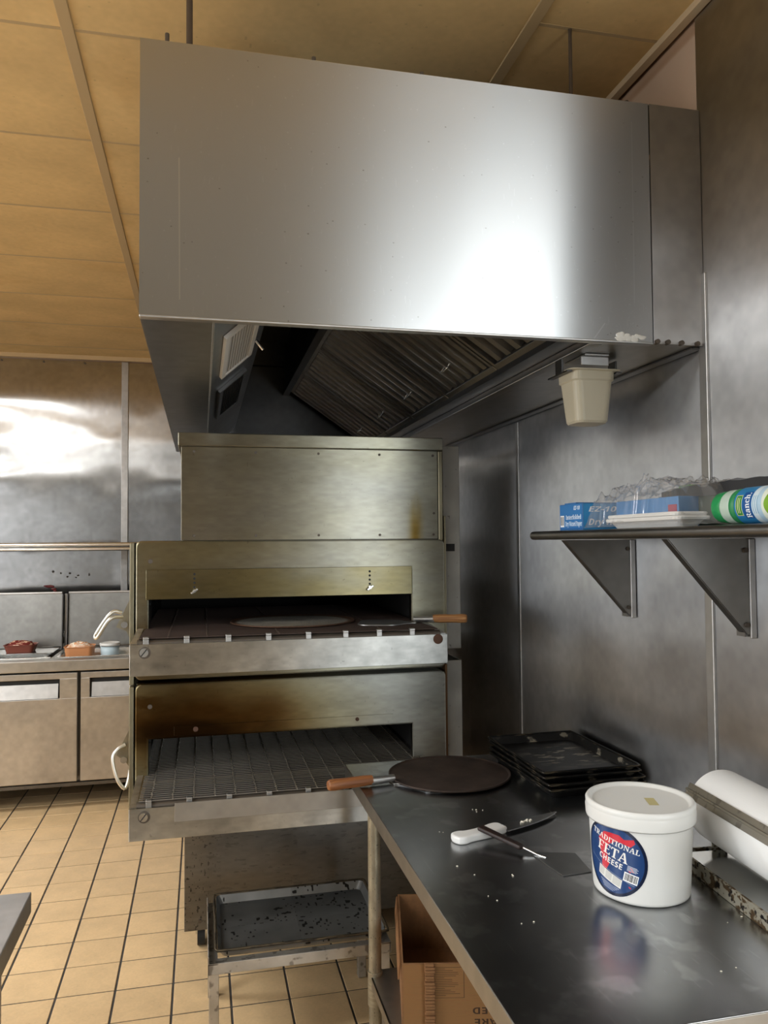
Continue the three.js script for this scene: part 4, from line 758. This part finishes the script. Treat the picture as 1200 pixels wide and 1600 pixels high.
// ---------- work table ----------
const TY = 0.88;
{
  const x0 = 0.455, x1 = 1.235, z0 = -2.548, z1 = -1.069;
  const o = placed('work_table', 'stainless work table with undershelf along the right wall', 'table', [0.845, 0, -1.81]);
  const tt = sized(dataTex(512, 512, (s, t) => { const a = fbm(s * 6, t * 6, 601, 5, 6, 6), sc = vnoise(s * 200, t * 14, 605, 200, 14) > 0.93 ? 0.06 : 0, w = sstep(0.6, 0.75, fbm(s * 16, t * 16, 607, 4, 16, 16)) * 0.10; const v = 0.74 + 0.22 * (a - 0.5) + sc + w; return [v, v, v]; }), 0.9, 0.9);
  const tm = steel({ color: [0.72, 0.73, 0.74], rough: 0.28, aniso: 0.3, map: tt, name: 'worktop_steel' });
  part(o, 'tabletop', uvBox(bx(x0, x1, TY - 0.004, TY, z0, z1, 0.0015), 'v'), tm);
  const eg = part(o, 'turned_edge', uvBox(merge([bx(x0 - 0.001, x0 + 0.003, TY - 0.042, TY - 0.001, z0, z1, 0.001), bx(x1 - 0.003, x1, TY - 0.042, TY - 0.004, z0, z1), bx(x0, x1, TY - 0.042, TY - 0.004, z0, z0 + 0.004), bx(x0, x1, TY - 0.042, TY - 0.002, z1 - 0.003, z1 + 0.001, 0.001)]), 'h'), M.edge);
  const legTex = sized(dataTex(128, 512, (s, t) => { const a = fbm(s * 6, t * 24, 611, 4), sp = vnoise(s * 40, t * 160, 613) > 0.92 ? 0.25 : 0; const v = 0.62 + 0.2 * (a - 0.5) - sp; return [v, v * 0.95, v * 0.82]; }), 1, 1);
  const lm = new THREE.MeshStandardMaterial({ map: legTex, metalness: 0.6, roughness: 0.45 });
  for (const [x, z] of [[0.515, -2.39], [1.18, -2.39], [0.515, -1.15], [1.18, -1.15]]) {
    const l = part(o, 'leg', cylAt(0.0195, TY - 0.044, x, (TY - 0.04) / 2, z, 'y', 20), lm);
    part(l, 'shelf_clamp', cylAt(0.0225, 0.10, x, 0.25, z, 'y', 20), lm);
  }
  part(o, 'undershelf', uvBox(merge([bx(0.50, 1.20, 0.286, 0.29, -2.41, -1.13), bx(0.50, 0.504, 0.258, 0.29, -2.37, -1.17), bx(0.54, 1.16, 0.258, 0.286, -2.41, -2.406)]), 'v'), M.edge);
}
// cardboard box on the undershelf, opened, with a torn flap
{
  const printed = canvasTex(1024, 512, (c, W, H) => {
    c.fillStyle = '#8a6238'; c.fillRect(0, 0, W, H);
    const r = rngOf(21);
    for (let k = 0; k < 1400; k++) { c.fillStyle = `rgba(${60 + r() * 110},${40 + r() * 70},${15 + r() * 40},.10)`; c.fillRect(r() * W, r() * H, 4 + r() * 60, 1 + r() * 3); }
    c.save(); c.translate(W, H); c.rotate(Math.PI);   // the print stands on its head
    c.fillStyle = 'rgba(40,24,10,.8)';
    c.font = 'bold 74px sans-serif'; c.fillText('CED', 500, 170); c.fillText('JARE', 470, 80);
    c.restore();
    c.strokeStyle = 'rgba(40,24,10,.7)'; c.lineWidth = 3; c.strokeRect(150, 24, 190, 240);
    for (let k = 0; k < 16; k++) { c.fillStyle = 'rgba(40,24,10,.55)'; c.fillRect(160, 34 + k * 14, 60 + r() * 100, 4); }
  });
  const kraft = new THREE.MeshStandardMaterial({ roughness: 0.85, map: sized(dataTex(256, 256, (s, t) => { const a = fbm(s * 5, t * 30, 621, 4, 5, 30), b = fbm(s * 60, t * 60, 623, 2, 60, 60), v = 0.95 + 0.16 * (a - 0.5) + 0.08 * (b - 0.5); return [0.55 * v, 0.385 * v, 0.235 * v]; }), 0.4, 0.4) });
  const front = new THREE.MeshStandardMaterial({ map: printed, roughness: 0.85 });
  const o = thing('cardboard_box', 'open brown cardboard box on the undershelf with upside-down print', 'box', [0.815, 0.2904, -2.25], -0.22, null);
  const W = 0.50, D = 0.42, H = 0.175, t = 0.005;
  part(o, 'carton', uvBox(merge([bx(-W / 2, -W / 2 + t, 0, H, -D / 2, D / 2), bx(W / 2 - t, W / 2, 0, H, -D / 2, D / 2), bx(-W / 2 + t, W / 2 - t, 0, H, -D / 2, -D / 2 + t), bx(-W / 2 + t, W / 2 - t, 0, H, D / 2 - t, D / 2), bx(-W / 2 + t, W / 2 - t, 0, t, -D / 2 + t, D / 2 - t)]), 'h'), kraft);
  part(o, 'printed_panel', flat(new THREE.PlaneGeometry(W - 0.01, H - 0.004)).translate(0, H / 2, D / 2 + 0.0008), front);
  // torn flap edge hanging down the front
  const cor = []; const rr = rngOf(33);
  for (let k = 0; k < 22; k++) cor.push(bx(-0.012 - rr() * 0.002, 0.012 + rr() * 0.003, k * 0.008, k * 0.008 + 0.0072, 0, 0.008 + rr() * 0.007, 0.002));
  part(o, 'torn_flap', uvBox(merge(cor).translate(-W / 2 + 0.075, 0.004, D / 2 + 0.0015), 'h'), kraft, 'torn corrugated flap edge');
  part(o, 'side_flap', uvBox(bx(-0.045, 0, -0.002, 0.002, -D / 2 + 0.01, D / 2 - 0.01).rotateZ(1.45).translate(-W / 2 - 0.003, H - 0.002, 0), 'h'), kraft);
}
// low stand in front of the oven pedestal, with a sheet pan on it
{
  const o = placed('low_stand', 'low steel angle-frame stand in front of the oven pedestal', 'stand', [0.33, 0, -2.72]);
  const sm = steel({ scale: 0, color: [0.76, 0.73, 0.67], rough: 0.5, aniso: 0.2, name: 'stand_steel', map: sized(dataTex(256, 256, (s, t) => { const a = fbm(s * 8, t * 8, 631, 5, 8, 8), st = sstep(0.58, 0.7, fbm(s * 20, t * 20, 633, 4, 20, 20)) * 0.22; const v = 0.85 + 0.2 * (a - 0.5); return [v - st, v - st * 1.05, v - st * 1.1]; }), 0.5, 0.5) });
  const x0 = 0.020, x1 = 0.595, zf = -2.515, zb = -2.935, y = 0.315;
  part(o, 'frame', uvBox(merge([bx(x0, x1, y - 0.034, y, zf - 0.004, zf, 0.0015), bx(x0, x1, y - 0.004, y, zf - 0.03, zf - 0.004), bx(x0, x1, y - 0.034, y, zb, zb + 0.004), bx(x0, x0 + 0.004, y - 0.034, y + 0.022, zb, zf, 0.0015), bx(x0, x0 + 0.03, y - 0.004, y, zb, zf), bx(x1 - 0.004, x1, y - 0.034, y, zb, zf), bx(x1 - 0.03, x1, y - 0.004, y, zb, zf)]), 'h'), sm);
  for (const x of [x0 + 0.003, x1 - 0.033]) for (const z of [zf - 0.033, zb + 0.003]) part(o, 'leg', uvBox(bx(x, x + 0.03, 0.0005, y - 0.005, z, z + 0.03, 0.003), 'v'), sm);
  const panTex = sized(dataTex(512, 512, (s, t) => {
    const n = fbm(s * 9, t * 9, 641, 4), sp = vnoise(s * 46, t * 70, 643) > 0.80 && fbm(s * 5, t * 5, 645, 3) > 0.42 ? 1 : 0, v = 0.52 + 0.12 * (n - 0.5);
    return mix3([v, v, v * 0.98], [0.07, 0.055, 0.045], sp * 0.85);
  }), 0.62, 0.62);
  const pm = new THREE.MeshStandardMaterial({ map: panTex, metalness: 0.75, roughness: 0.38 });
  const rimM = new THREE.MeshStandardMaterial({ metalness: 0.5, roughness: 0.6, map: sized(dataTex(256, 256, (s, t) => { const n = sstep(0.42, 0.62, fbm(s * 22, t * 22, 651, 4)); return mix3([0.09, 0.075, 0.06], [0.46, 0.40, 0.30], n); }), 0.4, 0.4) });
  const p = thing('sheet_pan', 'large greasy sheet pan with burnt flecks on the low stand', 'sheet pan', [0.318, 0.3155, -2.735]);
  part(p, 'pan', loft(panRings(0.54, 0.395, 0.028, 0.002, 0.0, 0.018).slice(0, 2).concat(panRings(0.54, 0.395, 0.028, 0.002, 0.0, 0.018).slice(5)), 5), pm);
  part(p, 'rolled_rim', tubeOf([[-0.272, 0.027, -0.199], [0, 0.027, -0.1995], [0.272, 0.027, -0.199], [0.272, 0.027, 0], [0.272, 0.027, 0.199], [0, 0.027, 0.1995], [-0.272, 0.027, 0.199], [-0.272, 0.027, 0]], 0.0045, 160, 8, true, 0.05), rimM);
}
// stacked half-size sheet pans
{
  const bt = dataTex(512, 512, (s, t) => { const a = fbm(s * 7, t * 7, 661, 5), w = sstep(0.56, 0.68, fbm(s * 26, t * 12, 663, 4)) * sstep(0.5, 0.1, Math.hypot(s - 0.45, t - 0.6)); const v = 0.10 + 0.07 * (a - 0.5); return mix3([v, v * 0.97, v * 0.93], [0.60, 0.57, 0.50], 0.9 * w); });
  const pm = new THREE.MeshStandardMaterial({ map: sized(bt, 0.36, 0.48, -0.18, -0.24), metalness: 0.5, roughness: 0.42 });
  const rim = new THREE.MeshStandardMaterial({ map: dataTex(256, 64, (s, t) => { const n = sstep(0.60, 0.72, fbm(s * 40, t * 8, 671, 4)); return mix3([0.06, 0.055, 0.05], [0.36, 0.32, 0.25], n); }), metalness: 0.6, roughness: 0.45 });
  const W = 0.300, D = 0.425, h = 0.024;
  const p0 = thing('baking_tray', '', 'baking tray', [0, 0, 0], 0, 'stacked blackened baking trays');
  part(p0, 'tray', loft(panRings(W, D, h, 0.002, 0.0, 0.02).slice(0, 2).concat(panRings(W, D, h, 0.002, 0.0, 0.02).slice(5)), 5), pm);
  part(p0, 'rolled_rim', tubeOf([[-W / 2, h, -D / 2], [0, h, -D / 2], [W / 2, h, -D / 2], [W / 2, h, 0], [W / 2, h, D / 2], [0, h, D / 2], [-W / 2, h, D / 2], [-W / 2, h, 0]], 0.0042, 160, 8, true, 0.05), rim);
  const spec = [['bottom one of the stacked blackened baking trays on the table', 1.088, -2.275, 0.045], ['second tray from the bottom of the blackened stack', 1.089, -2.279, 0.035], ['third tray from the bottom of the blackened stack', 1.092, -2.300, 0.005], ['top blackened baking tray of the stack with a scraped patch', 1.090, -2.305, 0.015]];
  spec.forEach(([l, x, z, a], i) => { const o = i ? copyOf(p0, l, [0, 0, 0]) : p0; o.userData.label = l; o.position.set(x, TY + 0.0005 + i * 0.0135, z); o.rotation.y = a; });
}
// kitchen knife
{
  const o = thing('kitchen_knife', 'chef knife with white plastic handle on the steel table', 'knife', [0.592, TY + 0.0005, -1.822], 0);
  const dx = 0.913 - 0.592, dz = -1.93 + 1.822; o.rotation.y = Math.atan2(-dz, dx);
  const hs = new THREE.Shape(); hs.moveTo(0.004, -0.012); hs.quadraticCurveTo(-0.004, 0.004, 0.006, 0.019); hs.quadraticCurveTo(0.022, 0.026, 0.034, 0.016); hs.quadraticCurveTo(0.07, 0.008, 0.115, 0.018); hs.quadraticCurveTo(0.136, 0.022, 0.140, 0.012); hs.lineTo(0.140, -0.012); hs.quadraticCurveTo(0.12, -0.020, 0.07, -0.016); hs.quadraticCurveTo(0.03, -0.012, 0.022, -0.016); hs.quadraticCurveTo(0.012, -0.018, 0.004, -0.012);
  part(o, 'handle', slab(hs, 0.018, 0.005).rotateX(-Math.PI / 2), std(0.80, 0.80, 0.78, 0.35));
  const bs = new THREE.Shape(); bs.moveTo(0.142, 0.018); bs.lineTo(0.142, -0.024); bs.quadraticCurveTo(0.27, -0.024, 0.338, 0.012); bs.lineTo(0.335, 0.016); bs.lineTo(0.142, 0.018);
  part(o, 'blade', uvBox(slab(bs, 0.0022).rotateX(-Math.PI / 2).translate(0, 0.007, 0), 'h'), steel({ color: [0.45, 0.45, 0.45], rough: 0.3, aniso: 0.3, name: 'knife_steel' }));
  const cr = rngOf(8), cb = []; for (let k = 0; k < 12; k++) { const g = new THREE.IcosahedronGeometry(0.002 + cr() * 0.0022, 0); cb.push(flat(g).translate(0.20 + cr() * 0.04, 0.0105, -0.004 + cr() * 0.012)); }
  const m = part(o, 'crumbs', merge(cb), std(0.8, 0.77, 0.66, 0.8)); m.userData.kind = 'stuff';
}
// turner with dark handle, butt resting on the knife handle
{
  const o = placed('turner', 'metal turner with dark wooden handle lying across the knife handle', 'turner', [0.70, TY, -1.70]);
  part(o, 'blade', uvBox(slab(poly([[0.757, 1.588], [0.826, 1.594], [0.838, 1.695], [0.752, 1.722], [0.738, 1.716]]), 0.0016).rotateX(-Math.PI / 2).translate(0, TY + 0.0006, 0), 'v'), steel({ color: [0.34, 0.34, 0.34], rough: 0.36, aniso: 0.2, name: 'turner_steel' }));
  part(o, 'neck', tubeOf([[0.716, TY + 0.0145, -1.742], [0.732, TY + 0.010, -1.722], [0.750, TY + 0.0035, -1.702], [0.762, TY + 0.003, -1.685]], 0.0028, 20, 6), M.chrome);
  const hl = 0.128, hg = new RoundedBoxGeometry(hl, 0.011, 0.022, 3, 0.005), p = hg.attributes.position;
  for (let i = 0; i < p.count; i++) { const t = p.getX(i) / hl + 0.5; p.setZ(i, p.getZ(i) * (1.12 - 0.28 * t)); }
  hg.computeVertexNormals();
  const a = V([0.659, TY + 0.0262, -1.838]), b = V([0.722, TY + 0.013, -1.728]), dir = b.clone().sub(a).normalize();
  hg.applyQuaternion(new THREE.Quaternion().setFromUnitVectors(V([1, 0, 0]), dir));
  const hd = part(o, 'handle', flat(hg).translate(...a.clone().add(b).multiplyScalar(0.5).toArray()), woodDark);
}
// cheese pail
{
  const o = thing('cheese_pail', 'white plastic pail of feta cheese with round blue label on the table', 'pail', [0.889, TY + 0.0004, -1.499]);
  const pl = new THREE.MeshPhysicalMaterial({ color: new THREE.Color().setRGB(0.80, 0.80, 0.765), roughness: 0.32 });
  const lathe = (pts, seg = 72) => flat(mergeVertices(new THREE.LatheGeometry(pts.map(([x, y]) => new THREE.Vector2(x, y)), seg)));
  part(o, 'bucket', lathe([[0.0001, 0], [0.090, 0], [0.0955, 0.003], [0.0965, 0.008], [0.1035, 0.150], [0.1035, 0.156], [0.0001, 0.156]]), pl);
  const lidm = part(o, 'lid', lathe([[0.106, 0.150], [0.1085, 0.148], [0.1095, 0.151], [0.1105, 0.168], [0.1085, 0.172], [0.1095, 0.175], [0.1100, 0.181], [0.1070, 0.1855], [0.1030, 0.1858], [0.1000, 0.1835], [0.0975, 0.1795], [0.0940, 0.1780], [0.0001, 0.1780]]), pl);
  part(lidm, 'tape', flat(new THREE.PlaneGeometry(0.020, 0.046)).rotateX(-Math.PI / 2).rotateY(-0.30).translate(0.020, 0.1783, 0.012), std(0.60, 0.53, 0.26, 0.7), 'strip of yellow masking tape');
  // round label wrapped on the wall
  const lab = canvasTex(1024, 1024, (c, W, H) => {
    c.fillStyle = '#0e1b38'; c.fillRect(0, 0, W, H);
    c.fillStyle = '#1f4175'; c.beginPath(); c.arc(512, 512, 470, 0, 7); c.fill();
    c.translate(512, 512); c.rotate(0.24); c.translate(-512, -512);
    c.fillStyle = '#d42a3a';   // red map-like patch behind the words
    c.beginPath(); c.moveTo(250, 320); c.lineTo(330, 190); c.lineTo(450, 150); c.lineTo(560, 130); c.lineTo(640, 160); c.lineTo(760, 110); c.lineTo(790, 160); c.lineTo(740, 230); c.lineTo(600, 220); c.lineTo(520, 250); c.lineTo(440, 330); c.lineTo(420, 430); c.lineTo(500, 600); c.lineTo(460, 720); c.lineTo(380, 690); c.lineTo(360, 560); c.lineTo(290, 460); c.closePath(); c.fill();
    for (const [x, y] of [[820, 520], [840, 545], [800, 560], [850, 780], [700, 430]]) { c.beginPath(); c.ellipse(x, y, 22, 9, 0.4, 0, 7); c.fill(); }
    c.fillStyle = '#f4f1ea'; c.textAlign = 'center';
    c.font = 'bold 104px serif'; c.fillText('TRADITIONAL', 500, 300, 760);
    c.font = 'bold 200px serif'; c.fillText('FETA', 500, 480, 500);
    c.font = 'bold 112px sans-serif'; c.fillText('CHEESE', 500, 590, 470);
    c.fillStyle = '#dfe4ea'; for (let k = 0; k < 5; k++) c.fillRect(760, 486 + k * 16, 130 + 20 * (k % 2), 7);
    c.fillStyle = '#fff'; c.fillRect(735, 585, 200, 130); const r = rngOf(2); c.fillStyle = '#1a1a1a'; for (let a = 752; a < 918;) { const b = 2 + r() * 6; c.fillRect(a, 598, b, 100); a += b + 2 + r() * 5; }
    c.fillStyle = '#cfd6e0'; for (let k = 0; k < 44; k++) c.fillRect(120 + k * 18, 640 + k * 2.2, 10, 6);
    c.fillStyle = '#e9e9e2'; c.beginPath(); c.moveTo(330, 690); c.lineTo(730, 730); c.lineTo(730, 860); c.lineTo(330, 830); c.fill();
    c.fillStyle = '#777'; for (let k = 0; k < 6; k++) { c.fillRect(345, 708 + k * 19, 90, 5); c.fillRect(460, 718 + k * 19, 110, 5); c.fillRect(590, 730 + k * 19, 125, 5); }
    c.fillStyle = '#b9c4d8'; for (let k = 0; k < 4; k++) c.fillRect(380 + k * 26, 876 + k * 22, 330 - k * 52, 8);
  });
  const R = 0.073, cy = 0.0845, pos = [], uv = [], idx = [], n = 20, mM = 56, face = -0.60;
  // azimuth: the camera looks along (0.51, -0.86); angles grow to the right as seen
  const base = Math.atan2(0 - 0.889, 0 + 1.499);
  for (let i = 0; i <= n; i++) for (let k = 0; k <= mM; k++) {
    const rad = R * i / n, a = 2 * Math.PI * k / mM, lx = rad * Math.cos(a), ly = rad * Math.sin(a), y = cy + ly, rr = 0.0965 + (y - 0.008) / 0.142 * 0.007 + 0.0006, th = base + face + lx / 0.1;
    pos.push(rr * Math.sin(th), y, rr * Math.cos(th)); uv.push(0.5 + lx / R / 2, 0.5 + ly / R / 2);
    if (i && k) { const q = (x, y2) => x * (mM + 1) + y2; idx.push(q(i - 1, k - 1), q(i, k - 1), q(i, k), q(i - 1, k - 1), q(i, k), q(i - 1, k)); }
  }
  const g = new THREE.BufferGeometry(); g.setAttribute('position', new THREE.Float32BufferAttribute(pos, 3)); g.setAttribute('uv', new THREE.Float32BufferAttribute(uv, 2)); g.setIndex(idx); g.computeVertexNormals();
  part(o, 'label', flat(g), new THREE.MeshStandardMaterial({ map: lab, roughness: 0.3 }), 'round navy label reading Traditional Feta Cheese');
}
// paper roll in its cutter stand
{
  const turn = -Math.atan2(0.085, 1), o = thing('paper_cutter', 'rusty steel paper cutter stand at the wall side of the table', 'paper cutter', [1.117, TY + 0.0004, -1.35], turn);
  const rustTex = sized(dataTex(512, 256, (s, t) => { const a = sstep(0.50, 0.60, fbm(s * 20, t * 20, 681, 5)), b = sstep(0.62, 0.7, fbm(s * 26, t * 26, 685, 4)); return mix3(mix3([0.62, 0.60, 0.54], [0.32, 0.25, 0.16], a), [0.08, 0.06, 0.05], b); }), 0.25, 0.25);
  const rm = new THREE.MeshStandardMaterial({ map: rustTex, metalness: 0.4, roughness: 0.55 });
  const plate = steel({ color: [0.6, 0.6, 0.58], rough: 0.16, aniso: 0, name: 'cutter_plate', smudge: false });
  part(o, 'base_plate', uvBox(bx(-0.092, 0.095, 0.022, 0.026, -0.225, 0.25), 'h'), plate);
  part(o, 'base_bar', uvBox(bx(-0.100, -0.094, 0, 0.032, -0.225, 0.25, 0.001), 'h'), rm, 'rust-pitted front bar');
  part(o, 'base_bar', uvBox(bx(0.095, 0.10, 0, 0.032, -0.225, 0.25, 0.001), 'h'), rm);
  for (const z of [-0.236, 0.252]) part(o, 'end_bracket', uvBox(merge([bx(-0.10, 0.10, 0, 0.03, z - 0.002, z + 0.002), bx(-0.018, 0.018, 0.03, 0.14, z - 0.002, z + 0.002)]), 'h'), rm);
  part(o, 'spindle', cylAt(0.008, 0.492, 0, 0.1232, 0.008, 'z', 12), M.chrome);
  // cutting blade leaning on the roll, on two side arms
  const ca = 2.67, cr = 0.0835, bxx = Math.cos(ca) * cr, byy = 0.1232 + Math.sin(ca) * cr;
  const bl = bx(-0.016, 0.016, -0.0012, 0.0012, -0.235, 0.251).rotateZ(ca - Math.PI / 2).translate(bxx, byy, 0);
  const bm = steel({ scale: 0, color: [0.52, 0.51, 0.49], rough: 0.36, aniso: 0.3, name: 'cutter_blade_steel', map: sized(dataTex(256, 256, (s, t) => { const a = sstep(0.55, 0.7, fbm(s * 10, t * 20, 691, 4, 10, 20)); const v = 0.92 - 0.14 * a; return [v, v * 0.98, v * 0.94]; }), 0.3, 0.3) });
  const blade = part(o, 'blade', uvBox(bl, 'h'), bm, 'long spotted cutting blade');
  part(blade, 'blade_rib', uvBox(bx(-0.003, 0.003, 0.0012, 0.006, -0.235, 0.251, 0.001).rotateZ(ca - Math.PI / 2).translate(bxx, byy, 0), 'h'), bm);
  for (const z of [-0.233, 0.249]) part(blade, 'blade_arm', rod([bxx, byy, z], [-0.098, 0.028, z], 0.003), M.chrome);
  const r = thing('paper_roll', 'thick white paper roll lying in the cutter stand', 'paper roll', [1.117, TY + 0.0436, -1.35], turn);
  const sh = new THREE.Shape(); sh.absarc(0, 0, 0.0795, 0, Math.PI * 2); const ho = new THREE.Path(); ho.absarc(0, 0, 0.02, 0, Math.PI * 2, true); sh.holes.push(ho);
  const rg = flat(new THREE.ExtrudeGeometry(sh, { depth: 0.468, bevelEnabled: false, curveSegments: 48 })).translate(0, 0.08, -0.226);
  const rs = mergeVertices(rg.clone().deleteAttribute('normal').deleteAttribute('uv'));
  part(r, 'paper', rg, std(0.86, 0.86, 0.84, 0.75));
  part(r, 'core', flat(new THREE.CylinderGeometry(0.0198, 0.0198, 0.468, 24, 1, true)).rotateX(Math.PI / 2).translate(0, 0.08, 0.008), std(0.35, 0.24, 0.14, 0.8));
}
// crumbs on the table
{
  const r = rngOf(41), cb = [];
  const spots = [[0.705, -2.02], [0.73, -2.02], [0.60, -1.90], [0.575, -1.66], [0.65, -1.60], [0.60, -1.52], [0.985, -1.33], [0.58, -1.40], [0.86, -1.16]];
  for (const [x, z] of spots) for (let k = 0; k < 1 + r(); k++) { const s = 0.0008 + r() * 0.0016; cb.push(flat(new THREE.IcosahedronGeometry(s, 0)).scale(1.3, 0.6, 1).translate(x + (r() - 0.5) * 0.07, TY + s * 0.6, z + (r() - 0.5) * 0.07)); }
  const m = piece('crumbs', merge(cb), std(0.78, 0.74, 0.62, 0.8), 'scattered pale cheese crumbs on the steel table', 'crumbs'); m.userData.kind = 'stuff';
}
// corner of another steel table, lower left; unseen length added to block floor bounce
{
  const o = placed('steel_counter', 'corner of a steel counter at the lower left edge, with unseen length added to block floor light', 'counter', [-0.9, 0, -1.2]);
  const x1 = -0.344, z0 = -1.789;
  const cm = steel({ color: [0.74, 0.74, 0.74], rough: 0.62, aniso: 0.1, name: 'counter_steel' });
  part(o, 'countertop', uvBox(bx(-1.5, x1, TY - 0.005, TY, z0, 1.6, 0.002), 'v'), cm);
  part(o, 'turned_edge', uvBox(merge([bx(x1 - 0.004, x1, TY - 0.042, TY - 0.002, z0, 1.6, 0.001), bx(-1.5, x1 - 0.004, TY - 0.042, TY - 0.002, z0, z0 + 0.004, 0.001)]), 'h'), M.edge);
  part(o, 'cabinet', uvBox(bx(-1.46, x1 - 0.045, 0.10, TY - 0.005, z0 + 0.045, 1.55, 0.003), 'v'), M.edge);
  for (const x of [-1.4, x1 - 0.09]) for (const z of [z0 + 0.09, 1.5]) part(o, 'leg', cylAt(0.02, 0.10, x, 0.05, z, 'y', 14), M.chrome);
}

renderer.render(scene, camera);
